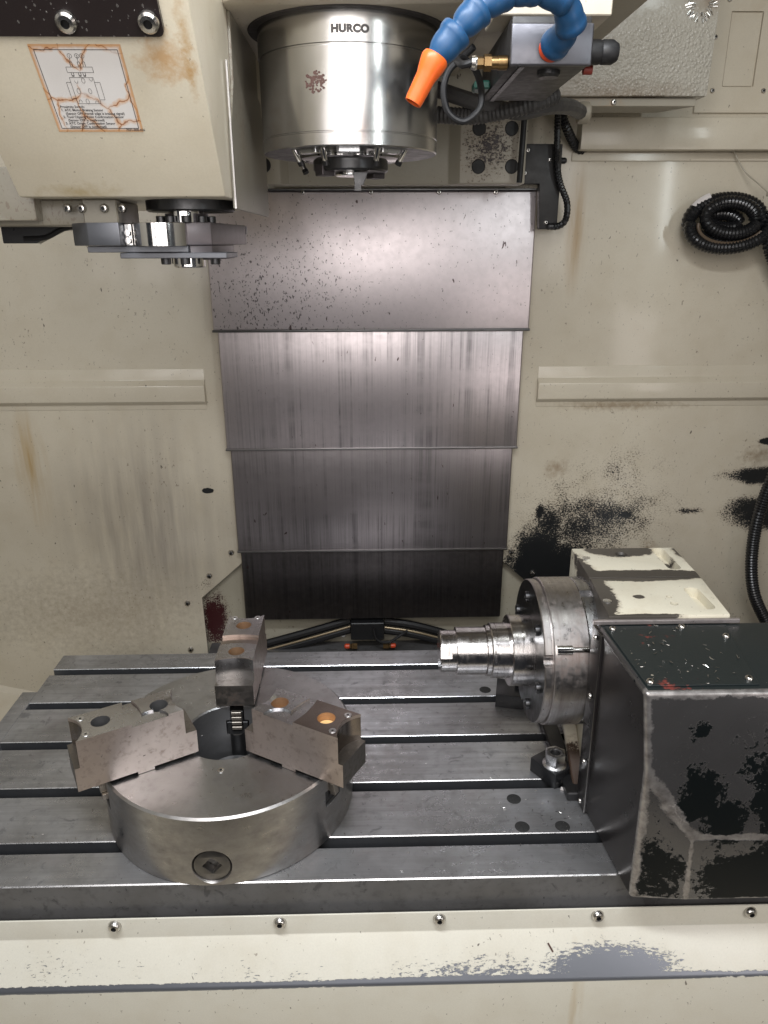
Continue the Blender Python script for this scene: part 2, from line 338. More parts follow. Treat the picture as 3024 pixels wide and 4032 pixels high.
g.bump(g.noise(p, 200, 3), .0004, .5)
M['shroud_top'] = g.out(c, g.mixf(rs, .38, .65), g.math('MULTIPLY', s, .6))
M['rail_edge'] = metal('rail_edge_steel', (.20, .19, .18), .35)
M['lip'] = metal('wiper_lip_steel', (.30, .29, .29), .35)
M['worn'] = metal('rubbed_bare_metal', (.45, .41, .40), .34, spot=.5, dark=(.20, .16, .155), rs=.14, scale=2, met=.75)

g = G('rust_stained_sticker'); p = g.obj()                                   # local x,y run 0..1 over the sticker
q = g.vm('ADD', p, g.vm('MULTIPLY', g.vm('SUBTRACT', g.noise(p, 5, 3, color=True), (.5, .5, .5)), (.18, .18, 0)))
vv = g.n('ShaderNodeTexVoronoi', feature='DISTANCE_TO_EDGE'); g.l(g.vm('MULTIPLY', q, (1.25, .9, 1)), vv.inputs['Vector']); vv.inputs['Scale'].default_value = 2.0
e = vv.outputs['Distance']; sp = g.sep(p)
bd = g.math('MINIMUM', g.math('MINIMUM', sp[0], g.math('SUBTRACT', 1., sp[0])), g.math('MINIMUM', sp[1], g.math('SUBTRACT', 1., sp[1])))
keep = g.mr(g.noise(p, 2.6, 2), .33, .47)
e2 = g.math('SUBTRACT', 1., g.math('MULTIPLY', g.mr(e, .0, .075, 1, 0), keep))
b2 = g.math('ADD', bd, g.math('MULTIPLY', g.math('SUBTRACT', g.noise(p, 20, 4), .5), .025))
c = g.mix(g.mr(b2, .015, .05, .85, 0), (.70, .68, .66), (.55, .28, .10))
c = g.mix(g.mr(e2, 0, .85, .9, 0), c, (.60, .31, .12))
c = g.mix(g.mr(g.math('MULTIPLY', g.mr(e, .004, .012, 1, 0), keep), 0, 1, 0, .8), c, (.20, .06, .03))
M['sticker'] = g.out(c, .35, 0.)

# ------------------------------------------------------------------ mesh helpers
def T(x, y, z): return Matrix.Translation((x, y, z))
def rot(a, ax): return Matrix.Rotation(R(a), 4, ax)
class MB:
    def __init__(s): s.b = bmesh.new()
    def poly(s, pts, faces, mi=0, mat=None):
        vs = [s.b.verts.new((mat @ Vector(p)) if mat else p) for p in pts]
        for fc in faces:
            try: x = s.b.faces.new([vs[i] for i in fc]); x.material_index = mi
            except ValueError: pass
        return vs
    def box(s, x0, x1, y0, y1, z0, z1, mat=None, mi=0):
        s.poly([(x, y, z) for x in (x0, x1) for y in (y0, y1) for z in (z0, z1)],
               [(0, 1, 3, 2), (4, 6, 7, 5), (0, 4, 5, 1), (2, 3, 7, 6), (0, 2, 6, 4), (1, 5, 7, 3)], mi, mat); return s
    def prism(s, outer, z0, z1, holes=(), mat=None, mi=0, side_mi=None, hole_mi=None):
        loops = [list(outer)] + [list(h) for h in holes]
        flat = [p for lp in loops for p in lp]; n = len(flat)
        tri = tessellate_polygon([[Vector((p[0], p[1], 0)) for p in lp] for lp in loops])
        vs = [s.b.verts.new((mat or Matrix()) @ Vector((p[0], p[1], z))) for z in (z0, z1) for p in flat]
        for t in tri:
            for a in (0, n):
                try: x = s.b.faces.new([vs[i+a] for i in t]); x.material_index = mi
                except ValueError: pass
        k = 0
        for li, lp in enumerate(loops):
            m_ = len(lp)
            for i in range(m_):
                a, b = k+i, k+(i+1) % m_
                x = s.b.faces.new([vs[a], vs[b], vs[b+n], vs[a+n]])
                x.material_index = (side_mi if side_mi is not None else mi) if li == 0 else (hole_mi if hole_mi is not None else mi)
            k += m_
        return s
    def lathe(s, prof, n=32, mat=None, mi=0, caps=True, mis=None):
        rings = []
        for r, z in prof:
            if r < 1e-6: rings.append([s.b.verts.new((mat or Matrix()) @ Vector((0, 0, z)))])
            else: rings.append([s.b.verts.new((mat or Matrix()) @ Vector((r*math.cos(2*PI*i/n), r*math.sin(2*PI*i/n), z))) for i in range(n)])
        for k in range(len(rings)-1):
            a, b = rings[k], rings[k+1]
            for i in range(n):
                j = (i+1) % n
                q = [a[i % len(a)], a[j % len(a)], b[j % len(b)], b[i % len(b)]]
                q = [v for x, v in enumerate(q) if v not in q[:x]]
                if len(q) > 2:
                    try: x = s.b.faces.new(q); x.material_index = mis[k] if mis else mi
                    except ValueError: pass
        if caps:
            for rg in (rings[0], rings[-1]):
                if len(rg) > 2: x = s.b.faces.new(rg); x.material_index = mi
        return s
    def sweep(s, pts, rad, n=10, step=.004, ribs=None, mi=0, closed=False, flat=1.):
        P = spline(pts, step, closed); m_ = len(P)
        up = Vector((0, 0, 1)); rings = []; nrm = None
        for i, p in enumerate(P):
            t = (P[(i+1) % m_] - P[i-1]) if closed else (P[min(i+1, m_-1)] - P[max(i-1, 0)])
            t.normalize()
            if nrm is None: nrm = t.orthogonal().normalized()
            nrm = (nrm - t*nrm.dot(t)).normalized(); bn = t.cross(nrm)
            q = rad(i/(m_-1)) if callable(rad) else rad
            if ribs: q *= (1. if (i//ribs) % 2 else .86)
            rings.append([s.b.verts.new(p + (nrm*math.cos(2*PI*k/n) + bn*flat*math.sin(2*PI*k/n))*q) for k in range(n)])
        for i in range(m_ if closed else m_-1):
            a, b = rings[i], rings[(i+1) % m_]
            for k in range(n): x = s.b.faces.new((a[k], a[(k+1) % n], b[(k+1) % n], b[k])); x.material_index = mi
        if not closed: s.b.faces.new(rings[0]); s.b.faces.new(rings[-1][::-1])
        return s
    def bevel(s, wdt=.001, seg=2, ang=35, mi=-1):
        bmesh.ops.remove_doubles(s.b, verts=s.b.verts, dist=1e-6)
        bmesh.ops.recalc_face_normals(s.b, faces=s.b.faces); s.b.normal_update()
        es = [e for e in s.b.edges if len(e.link_faces) == 2 and e.calc_face_angle(0) > R(ang)]
        bmesh.ops.bevel(s.b, geom=es, offset=wdt, segments=seg, profile=.5, affect='EDGES', material=mi, clamp_overlap=True, harden_normals=False)
        return s
    def mesh(s, name, mats, smooth=True, ang=32):
        bmesh.ops.recalc_face_normals(s.b, faces=s.b.faces)
        me = bpy.data.meshes.new(name); s.b.to_mesh(me); s.b.free()
        for m_ in (mats if isinstance(mats, (list, tuple)) else [mats]): me.materials.append(M[m_] if isinstance(m_, str) else m_)
        if smooth:
            me.polygons.foreach_set('use_smooth', [True]*len(me.polygons)); me.set_sharp_from_angle(angle=R(ang))
        return me
    def obj(s, name, mats, parent=None, **kw):
        me = s.mesh(name, mats, **kw); o = bpy.data.objects.new(name, me); COL.objects.link(o)
        if parent: attach(o, parent)
        return o

def spline(pts, step, closed=False):
    P = [Vector(p) for p in pts]
    if not closed: P = [P[0]*2-P[1]] + P + [P[-1]*2-P[-2]]
    n = len(P); out = []
    rng = range(n) if closed else range(1, n-2)
    for i in rng:
        a, b, c, d = (P[(i+k-1) % n] for k in range(4)) if closed else (P[i-1], P[i], P[i+1], P[i+2])
        m_ = max(2, int((c-b).length/step))
        for k in range(m_):
            t = k/m_
            out.append(.5*((2*b) + (c-a)*t + (2*a-5*b+4*c-d)*t*t + (3*b-a-3*c+d)*t*t*t))
    if not closed: out.append(P[-2])
    return out

def wloc(o):
    v = Vector(o.location)
    while o.parent: o = o.parent; v += Vector(o.location)
    return v
def attach(o, parent):                      # mesh is in world coordinates: keep it there under its parent
    o.parent = parent; o.location = Vector(o.location) - wloc(parent)
def tag(o, label=None, cat=None, group=None, kind=None):
    if label: o['label'] = label
    if cat: o['category'] = cat
    if group: o['group'] = group
    if kind: o['kind'] = kind
    return o
def thing(name, loc, label, cat, group=None):
    o = bpy.data.objects.new(name, None); COL.objects.link(o); o.location = loc; o.empty_display_size = .02
    return tag(o, label, cat, group)
def put(me, name, parent, mat):             # shared mesh placed with a matrix
    o = bpy.data.objects.new(name, me); COL.objects.link(o)
    loc, q, sc = mat.decompose()
    o.rotation_euler = q.to_euler(); o.scale = sc; o.location = loc - (wloc(parent) if parent else Vector())
    if parent: o.parent = parent
    return o
def boolean(o, cutters, op='DIFFERENCE'):
    for c in cutters:
        md = o.modifiers.new('cut', 'BOOLEAN'); md.operation = op; md.object = c; md.solver = 'EXACT'
    bpy.context.view_layer.update()
    dg = bpy.context.evaluated_depsgraph_get()
    me = bpy.data.meshes.new_from_object(o.evaluated_get(dg)); o.modifiers.clear(); nm = o.data.name; o.data = me
    me.polygons.foreach_set('use_smooth', [True]*len(me.polygons)); me.set_sharp_from_angle(angle=R(32))
    for c in cutters: bpy.data.objects.remove(c)
def circ(cx, cy, r, n=28, a0=0): return [(cx+r*math.cos(a0+2*PI*i/n), cy+r*math.sin(a0+2*PI*i/n)) for i in range(n)]
def rrect(x0, x1, y0, y1, r, n=5):
    o = []
    for cx, cy, a in ((x1-r, y1-r, 0), (x0+r, y1-r, 90), (x0+r, y0+r, 180), (x1-r, y0+r, 270)):
        for k in range(n+1): o.append((cx+r*math.cos(R(a+90*k/n)), cy+r*math.sin(R(a+90*k/n))))
    return o
FRONT = rot(90, 'X')                        # local z -> world -Y  (x stays, local y -> world z)
YZ = Matrix(((0, 0, 1, 0), (1, 0, 0, 0), (0, 1, 0, 0), (0, 0, 0, 1)))      # local (x,y,z) -> world (z, x, y): profile in YZ swept along X
AX = rot(90, 'Y')                           # local z -> world +X

def button_screw(r, h, mat='chrome_screw'):
    b = MB(); so = r*.40
    b.lathe([(r*.0, h*.45), (so, h*.45), (so, h), (r*.72, h*.92), (r*.93, h*.6), (r, h*.15), (r, 0), (r*1.02, 0), (0, 0)], 20, mis=[1, 1, 0, 0, 0, 0, 0, 0])
    return b.mesh('button_screw', [mat, 'socket'])
def cap_screw(r, h, mat='dark_steel'):
    b = MB(); so = r*.5
    b.lathe([(0, h*.5), (so, h*.5), (so, h), (r*.9, h), (r, h*.9), (r, 0), (0, 0)], 20, mis=[1, 1, 0, 0, 0, 0])
    return b.mesh('cap_screw', [mat, 'socket'])
SCREW6 = button_screw(.0075, .0055); SCREW10 = button_screw(.0095, .007); SCREW5 = button_screw(.0052, .004)
SCREW_L = button_screw(.0105, .0065)

# ================================================================== setting: enclosure
YW = 1.72
b = MB(); x0 = -1.08
b.prism([(x0, -.60), (-.425, -.60), (-.4255, -.125), (-.4275, .0208), (-.3231, .1127), (-.28, .155), (-.28, 1.78), (x0, 1.78)], 0, .004, mat=T(0, YW, 0) @ FRONT @ Matrix.Scale(1, 4) )
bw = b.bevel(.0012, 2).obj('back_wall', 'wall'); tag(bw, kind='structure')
b = MB(); b.prism([(1.14, -.60), (1.14, 1.78), (.30, 1.78), (.30, .145), (.3457, .1076), (.425, .035), (.425, -.60)], 0, .004, mat=T(0, YW, 0) @ FRONT)
bwr = b.bevel(.0012, 2).obj('back_wall', 'wall'); tag(bwr, kind='structure')
b = MB(); b.box(-1.08, 1.14, 1.745, 1.76, -.6, 1.78); o = b.obj('back_panel', 'back_plate'); tag(o, kind='structure')
for x_a, x_b in ((-1.10, -1.08), (1.14, 1.16)):
    b = MB(); b.box(x_a, x_b, .22, 1.76, -.6, 1.78); o = b.obj('side_wall', 'dim_paint'); tag(o, kind='structure')
b = MB(); b.box(-1.10, 1.16, .22, 1.76, 1.78, 1.80); o = b.obj('ceiling', 'dim_paint'); tag(o, kind='structure')
b = MB(); b.poly([(-1.08, 1.745, -.215), (-1.08, .2, -.38), (-.62, .2, -.48), (-.62, 1.745, -.335), (1.14, .2, -.48), (1.14, 1.745, -.335)], [(0, 1, 2, 3), (3, 2, 4, 5)])
o = b.obj('chip_pan', 'wall_plain'); tag(o, kind='structure')
b = MB(); b.poly([(-1.08, YW-.004, -.203), (-.70, YW-.004, -.301), (-.70, YW-.012, -.318), (-1.08, YW-.012, -.220), (-1.08, YW-.002, -.203), (-.70, YW-.002, -.301), (-.70, YW-.002, -.318), (-1.08, YW-.002, -.220)], [(0, 1, 2, 3), (0, 4, 5, 1), (3, 2, 6, 7)])
o = b.obj('pan_flange', 'wall_plain', bw)
# pressed stiffening ribs
def rib(xa, xb, parent):
    pf = [(YW, .6045), (YW-.0055, .6035), (YW-.0055, .578), (YW-.019, .566), (YW-.019, .530), (YW-.0055, .521), (YW-.0055, .509), (YW, .508)]
    b = MB(); b.prism(pf, xa, xb, mat=YZ); b.bevel(.0014, 2, 20); return b.obj('stiffening_rib', 'wall', parent)
rib(-1.08, -.373, bw); rib(.397, 1.14, bwr)
# shelf flange of upper right wall and its lower strip
b = MB(); b.box(.444, 1.14, YW-.045, YW-.004, 1.052, 1.112); b.bevel(.002, 2).obj('folded_flange', 'wall_plain', bwr)
b = MB(); b.box(.437, 1.14, YW-.0075, YW-.004, 1.034, 1.051); b.bevel(.001, 1).obj('seam_strip', 'wall_plain', bwr)
b = MB(); b.prism([(.6835, 1.125), (1.14, 1.125), (1.14, 1.5), (.69, 1.5)], 0, .006, mat=T(0, YW-.004, 0) @ FRONT, holes=[rrect(.735, .800, 1.172, 1.305, .002)])
b.obj('hatch_frame', 'wall_plain', bwr)
b = MB(); b.prism(rrect(.737, .798, 1.174, 1.303, .002), 0, .003, mat=T(0, YW-.004, 0) @ FRONT); b.obj('hatch_cover', 'wall_plain', bwr)
for x_, z_ in ((.716, 1.165), (.822, 1.165), (.727, 1.325), (.708, 1.26), (.845, 1.30)): put(SCREW5, 'panel_screw', bwr, T(x_, YW-.0095, z_) @ FRONT)
for x_, z_ in ((-.3439, .1459), (-.4034, .083), (-.4654, .0068), (-.4695, -.1288)): put(SCREW6, 'panel_screw', bw, T(x_, YW-.004, z_) @ FRONT)
for x_, z_ in ((.3593, .1394), (.4175, .0782)): put(SCREW6, 'panel_screw', bwr, T(x_, YW-.004, z_) @ FRONT)

# ================================================================== telescopic way cover
wc = thing('way_cover', (.012, 1.70, -.05), 'tall grey steel telescopic cover of four stepped panels on the back wall', 'way cover')
pn = [(-.338, .3625, .6915, .975, 1.680, 'cover'), (-.3300, .3525, .4195, .6900, 1.687, 'cover_streak'), (-.3225, .3445, .1575, .4185, 1.694, 'cover_shaded'), (-.3175, .3385, -.038, .1565, 1.701, 'cover_deep_shaded')]
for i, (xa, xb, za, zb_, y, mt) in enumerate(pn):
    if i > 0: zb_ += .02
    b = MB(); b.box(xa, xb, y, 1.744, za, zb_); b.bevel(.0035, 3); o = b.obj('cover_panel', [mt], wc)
    if i < 3:
        b = MB(); b.box(xa-.0015, xb+.0015, y-.0022, y+.01, za-.0035, za+.0018); b.bevel(.0008, 2); b.obj('wiper_lip', 'lip' if i else 'cover_edge', o)
b = MB(); b.box(-.338, .3625, 1.676, 1.70, .9755, .9795); b.bevel(.0007, 1).obj('top_flange', 'cover_edge', wc)
for px in (-.129, .013, .155, .274): put(SCREW5, 'flange_screw', wc, T(px, 1.679, .9725) @ FRONT)

# ================================================================== column saddle behind the head
sd = thing('column_saddle', (.05, 1.66, .98), 'cream painted column saddle with black bolt plugs just above the way cover', 'machine casting')
b = MB(); b.prism([(-.222, 1.66), (-.222, 1.60), (-.165, 1.60), (-.152, 1.625), (.168, 1.625), (.186, 1.60), (.318, 1.60), (.318, 1.66)], .982, 1.134); b.bevel(.003, 2, 20)
b.obj('saddle_body', 'column', sd)
b = MB(); b.box(.187, .312, 1.598, 1.601, .984, 1.132); b.bevel(.001, 1).obj('flaking_face', 'column_chip', sd)
for x_, z_ in ((-.1975, 1.083), (-.1969, 1.0166), (.2231, 1.081), (.2863, 1.081), (.2241, 1.0138), (.290, 1.0138)):
    b = MB(); b.lathe([(0, 0), (.0135, 0), (.0135, .0045), (.012, .0058), (0, .0058)], 24, mat=T(x_, 1.6025, z_) @ FRONT); b.obj('bolt_plug', 'rubber', sd)
b = MB(); b.box(-.165, .32, 1.36, 1.60, 1.10, 1.20); b.bevel(.004, 2).obj('neck_casting', 'column', sd)

# ================================================================== spindle head
hd = thing('spindle_head', (-.0195, 1.15, .95), 'round brushed steel milling spindle housing under a cream head casting', 'milling spindle')
b = MB(); b.prism([(-.167, 1.50), (-.167, 1.02), (-.13, .985), (.30, .985), (.322, 1.0), (.325, 1.50)], 1.136, 1.60, holes=[circ(-.0195, 1.15, .1225, 48)])
b.bevel(.006, 2, 40).obj('head_casting', 'head', hd)
CS = (-.0195, 1.15); RS = .1205
b = MB(); b.lathe([(.1235, 1.1345), (.1325, 1.1345), (.1345, 1.1375), (.1235, 1.1375)], 64, mat=T(*CS, 0)); b.obj('seal_ring', 'grime', hd)
b = MB(); prof = [(0, .9885), (.070, .9885), (.1190, .9885), (RS, .9898), (RS, .9945), (RS, 1.0035), (RS-.0009, 1.0042), (RS-.0009, 1.0052), (RS, 1.006), (RS, 1.0982), (RS-.0014, 1.0988), (RS-.0014, 1.1006), (RS+.0008, 1.1012), (RS+.0008, 1.142), (0, 1.142)]
b.lathe(prof, 96, mat=T(*CS, 0), mis=[1, 1]+[0]*(len(prof)-3)); hs = b.obj('spindle_housing', ['spindle', 'disc_face'], hd)
# nose
b = MB(); b.lathe([(0, .981), (.066, .981), (.070, .983), (.070, .9886), (0, .9886)], 48, mat=T(*CS, 0)); b.obj('nose_flange', 'chrome', hd)
b = MB(); b.lathe([(.028, .9665), (.050, .9665), (.0525, .969), (.0525, .981), (.028, .981)], 48, mat=T(*CS, 0)); b.obj('spindle_nose', 'dark_steel', hd)
b = MB(); b.lathe([(0, .962), (.0205, .962), (.022, .9635), (.022, .984), (0, .984)], 40, mat=T(*CS, 0)); b.obj('tool_taper', 'chrome', hd)
for a in (215, 35):
    b = MB(); b.box(-.010, .010, -.010, .010, -.0075, .0075, mat=T(CS[0]+.043*math.cos(R(a)), CS[1]+.043*math.sin(R(a)), .968) @ rot(a+90, 'Z')); b.bevel(.001, 1).obj('drive_key', 'arm_dark', hd)
b = MB(); b.prism([(-.010, 0), (.011, 0), (.004, -.017), (-.008, -.017)], -.004, .006, mat=T(-.006, 1.125, .9655) @ FRONT); b.bevel(.0006, 1)
b.box(-.009, .0, -.002, .002, -.024, -.0165, mat=T(-.005, 1.118, .9655)); b.obj('cutter_tip', 'dark_steel', hd)
# air nozzles round the nose
for a, tl in ((222, 34), (250, 20), (292, 20), (318, 34), (140, 30), (60, 30)):
    c_, s_ = math.cos(R(a)), math.sin(R(a))
    mt = T(CS[0]+.098*c_, CS[1]+.098*s_, .989) @ rot(a+180, 'Z') @ rot(180-tl, 'Y')
    b = MB(); b.lathe([(0, -.004), (.0036, -.004), (.0036, .0150), (.0028, .0165), (0, .0165)], 14, mat=mt); nz = b.obj('air_nozzle', 'chrome', hd)
    b = MB(); b.lathe([(.0018, .0155), (.0046, .0160), (.0046, .0210), (.0018, .0210)], 14, mat=mt); b.obj('nozzle_collar', 'dark_steel', nz)
for a in (235, 270, 305):
    c_, s_ = math.cos(R(a)), math.sin(R(a))
    b = MB(); b.box(-.014, .014, -.006, .006, -.003, .003, mat=T(CS[0]+.090*c_, CS[1]+.090*s_, .9865) @ rot(a+90, 'Z')); b.bevel(.001, 1).obj('clamp_pad', 'edge', hd)
# lettering HURCO wrapped on the housing
cu = bpy.data.curves.new('t', 'FONT'); cu.body = 'HURCO'; cu.size = .0112; cu.extrude = .0004; cu.offset = .00085; cu.align_x = 'CENTER'; cu.space_character = 1.08
o = bpy.data.objects.new('t', cu); COL.objects.link(o); bpy.context.view_layer.update()
me = bpy.data.meshes.new_from_object(o.evaluated_get(bpy.context.evaluated_depsgraph_get())); bpy.data.objects.remove(o)
b = MB(); b.b.from_mesh(me); xc = -.0155
wd_ = max(v.co.x for v in b.b.verts)-min(v.co.x for v in b.b.verts)
for v in b.b.verts:
    an = (v.co.x*.046/wd_ + (xc-CS[0]))/RS; rad = RS+.0005+v.co.z
    v.co = Vector((CS[0]+rad*math.sin(an), CS[1]-rad*math.cos(an), 1.1108+v.co.y))
b.obj('lettering', 'logo', hs)
# rust mark: blotch of small scabs on the housing
b = MB()
for k in range(90):
    rx = random.gauss(0, .0062); rz = random.gauss(0, .0062)
    if math.hypot(rx, rz) > .0135: continue
    x_ = -.0595+rx; z_ = 1.060+rz; an = math.asin((x_-CS[0])/RS); sz = random.uniform(.0008, .0024)
    m_ = T(CS[0]+(RS+.0001)*math.sin(an), CS[1]-(RS+.0001)*math.cos(an), z_) @ rot(math.degrees(an), 'Z') @ FRONT
    b.prism([(sz*random.uniform(.6, 1.1)*math.cos(t*PI/3.5), sz*random.uniform(.6, 1.1)*math.sin(t*PI/3.5)) for t in range(7)], 0, .00018+random.random()*.0001, mat=m_)
o = b.obj('rust_mark', 'rustmark', hs); o['kind'] = 'stuff'
# rear cream side casting with blistered paint, right of the head
sc_ = thing('side_casting', (.50, 1.53, 1.11), 'large cream casting with blistered wrinkled paint right of the black manifold', 'machine casting')
b = MB(); b.prism([(.326, 1.1205), (.620, 1.1205), (.628, 1.60), (.326, 1.60)], -.09, 0, mat=T(0, 1.50, 0) @ FRONT); b.bevel(.002, 2).obj('casting_body', 'peel', sc_)
b = MB(); b.prism([(.342, 1.512), (.606, 1.512), (.560, 1.585), (.342, 1.585)], 1.106, 1.1195); b.bevel(.001, 1).obj('bottom_lip', 'head_dark', sc_)
for x_ in (.372, .455): put(SCREW5, 'lip_screw', sc_, T(x_, 1.512, 1.1125) @ FRONT)
# chips stuck in the top corner
b = MB()
for k in range(70):
    a = random.uniform(0, 2*PI); q = random.uniform(.014, .026)
    m_ = T(.590+q*math.cos(a), 1.4985, 1.262+q*math.sin(a)) @ FRONT @ rot(math.degrees(a)+random.uniform(-25, 25), 'Z') @ rot(random.uniform(-30, 30), 'Y')
    b.box(-.004, .004, -.0006, .0006, -.0002, .0004, mat=m_)
o = b.obj('stuck_chips', 'chrome_screw', sc_); o['kind'] = 'stuff'
# mounting bracket and underside bolt
b = MB(); b.box(.145, .275, .95, 1.02, 1.109, 1.136); b.bevel(.0012, 1).obj('mounting_bracket', 'head', hd)
b = MB(); b.lathe([(0, -.004), (.011, -.004), (.0125, -.002), (.0125, .004), (0, .004)], 24, mat=T(.309, 1.078, 1.136)); b.obj('underside_bolt', 'grime', hd)
b = MB(); b.box(.285, .324, .93, 1.45, 1.1315, 1.1358); b.bevel(.0008, 1).obj('underside_rail', 'head_dark', hd)
b = MB(); b.box(.118, .150, 1.0, 1.42, 1.126, 1.1358); b.bevel(.003, 2).obj('underside_rib', 'head_dark', hd)

# ================================================================== coolant manifold and hoses
mf = thing('coolant_manifold', (.206, 1.04, 1.056), 'black rectangular coolant manifold block bolted under the cream head', 'coolant manifold')
b = MB(); b.box(.161, .2515, .93, .936, 1.0565, 1.0975); b.bevel(.0022, 3).obj('front_plate', 'plate_front', mf)
b = MB(); b.box(.1625, .2500, .9362, 1.155, 1.0578, 1.105); b.bevel(.0018, 2).obj('manifold_block', 'black_matt', mf)
b = MB(); b.box(.173, .179, .937, 1.150, 1.0562, 1.0577); b.obj('bottom_groove', 'black', mf)
b = MB(); b.lathe([(0, -.007), (.011, -.007), (.013, -.004), (.013, .004), (0, .004)], 24, mat=T(.212, .965, 1.0578)); b.obj('bottom_plug', 'dark_steel', mf)
b = MB(); b.lathe([(0, 0), (.0125, 0), (.0125, .012), (.0115, .014), (.0125, .016), (.0125, .027), (.009, .033), (0, .034)], 24, mat=T(.2516, .95, 1.0735) @ AX); b.obj('end_cap', 'rubber', mf)
b = MB(); b.lathe([(0, 0), (.005, 0), (.005, .010), (0, .010)], 20, mat=T(.2516, .965, 1.0590) @ AX); b.obj('red_fitting', 'dull_red', mf)
b = MB(); b.lathe([(0, 0), (.0075, 0), (.0075, -.010), (.0068, -.010), (.0068, -.018), (0, -.018)], 16, mat=T(.161, .95, 1.063) @ AX); b.obj('elbow', 'brass', mf)
b = MB(); b.lathe([(0, -.018), (.0088, -.018), (.0088, -.026), (.006, -.027), (.0065, -.034), (0, -.034)], 6, mat=T(.161, .95, 1.063) @ AX); b.obj('hex_fitting', 'brass', mf)
b = MB(); b.lathe([(0, -.034), (.0070, -.034), (.0078, -.036), (.0070, -.040), (0, -.040)], 16, mat=T(.161, .95, 1.063) @ AX); b.obj('release_collar', 'chrome_screw', mf)
b = MB(); b.box(.140, .160, 1.06, 1.09, 1.056, 1.066); b.bevel(.002, 1).obj('green_valve', 'green', mf)

lh = thing('segmented_coolant_hose', (.2064, .93, 1.0738), 'blue ball jointed coolant hose with an orange tip beside the spindle', 'coolant hose')
HP = [(.2064, .922, 1.0738), (.2160, .888, 1.0830), (.2020, .866, 1.1030), (.1680, .852, 1.1080), (.1370, .842, 1.1010), (.1120, .834, 1.0850), (.0905, .830, 1.0650), (.0690, .828, 1.0405)]
def seg_prof(L, r, a=1.):
    return [(0, -.004), (r*.60, -.004), (r*.66, 0), (r*.66, L*.08), (r*.74, L*.16), (r*.90, L*.30), (r*.97, L*.44), (r*1.0, L*.58), (r*1.0, L*.74), (r*1.07, L*.80), (r*1.10, L*.86), (r*1.10, L*1.0), (r*1.04, L*1.04), (r*.92, L*1.04), (0, L*.85)]
SR = .0147
b = MB(); d = (Vector(HP[1])-Vector(HP[0])).normalized()
b.lathe([(0, -.010), (.0128, -.010), (.0132, 0), (.0120, .004), (0, .004)], 24, mat=T(*HP[0]) @ d.to_track_quat('Z', 'Y').to_matrix().to_4x4()); b.obj('hose_base', 'red', lh)
for k in range(len(HP)-1):
    a_, c_ = Vector(HP[k]), Vector(HP[k+1]); d = c_-a_; L = d.length
    mt = T(*a_) @ (-d).to_track_quat('Z', 'Y').to_matrix().to_4x4() @ T(0, 0, -L)
    b = MB(); b.lathe(seg_prof(L, SR), 28, mat=mt); b.obj('hose_segment', 'blue', lh, ang=40)
b = MB(); a_ = Vector(HP[-1]); d = (Vector((.0485, .826, 1.0035))-a_); L = d.length
b.lathe([(.0100, -.001), (.0124, -.004), (.0136, -.001), (.0130, .004), (.0112, .012), (.0100, .016), (.0090, L*.9), (.0084, L), (.0068, L), (.0068, L*.6)], 28, mat=T(*a_) @ d.to_track_quat('Z', 'Y').to_matrix().to_4x4(), caps=False)
b.obj('nozzle', 'orange', lh, ang=50)

def cable(name, pts, r, mat, label, cat, ribs=None, step=.004, n=10, group=None, flat=1.):
    b = MB(); b.sweep(pts, r, n, step, ribs, flat=flat); o = b.obj(name, mat); return tag(o, label, cat, group)
cable('air_hose', [(.121, .95, 1.063), (.112, .955, 1.062), (.108, .98, 1.072), (.118, 1.0, 1.077), (.136, 1.02, 1.068), (.1475, 1.05, 1.052), (.146, 1.05, 1.032), (.1265, 1.05, 1.018), (.107, 1.05, 1.028), (.100, 1.05, 1.052), (.106, 1.05, 1.074), (.122, 1.05, 1.088), (.135, 1.04, 1.098)], .0042, 'rubber', 'thin black air hose curled in a loop right of the spindle', 'hose')
cable('braided_hose', [(.085, 1.27, 1.050), (.1106, 1.25, 1.0540), (.150, 1.235, 1.0500), (.1864, 1.22, 1.0515), (.2432, 1.20, 1.0610), (.28, 1.21, 1.075)], .0125, 'braid', 'thick braided hose running left to right under the black manifold', 'hose', ribs=1, step=.003)
cable('coolant_pipe', [(.085, 1.27, 1.100), (.1134, 1.25, 1.0868), (.1654, 1.22, 1.0660), (.225, 1.22, 1.0540), (.27, 1.23, 1.062), (.315, 1.28, 1.070), (.350, 1.34, 1.0715)], .0115, 'braid', 'smooth grey pipe ending in a corroded elbow under the head', 'pipe')
b = MB(); b.lathe([(0, -.008), (.015, -.008), (.0165, -.005), (.0165, .008), (.013, .011), (0, .011)], 24, mat=T(.357, 1.35, 1.0715) @ AX); o = b.obj('pipe_elbow', 'head_dark'); attach(o, bpy.data.objects['coolant_pipe'])
cable('sensor_cable', [(.309, 1.585, 1.15), (.3085, 1.585, 1.115), (.3063, 1.58, 1.1004), (.304, 1.575, 1.04), (.3022, 1.575, .983)], .0058, 'rubber', 'straight black cable hanging between the saddle and the switch box', 'cable')
cable('switch_cable', [(.381, 1.63, 1.14), (.3819, 1.63, 1.1076), (.3885, 1.635, 1.0248), (.3985, 1.64, .9864), (.4155, 1.64, .9500), (.4155, 1.64, .9180), (.4020, 1.645, .9050), (.380, 1.65, .9045)], .0072, 'corr', 'ribbed black cable looping into the bottom of the switch box', 'cable', ribs=1, step=.003)
cable('upper_conduit', [(.392, 1.66, 1.15), (.3990, 1.66, 1.110), (.4150, 1.672, 1.085), (.4400, 1.70, 1.062), (.47, 1.73, 1.05)], .0100, 'corr', 'short black corrugated conduit passing behind the right wall flange', 'conduit', ribs=1, step=.003)

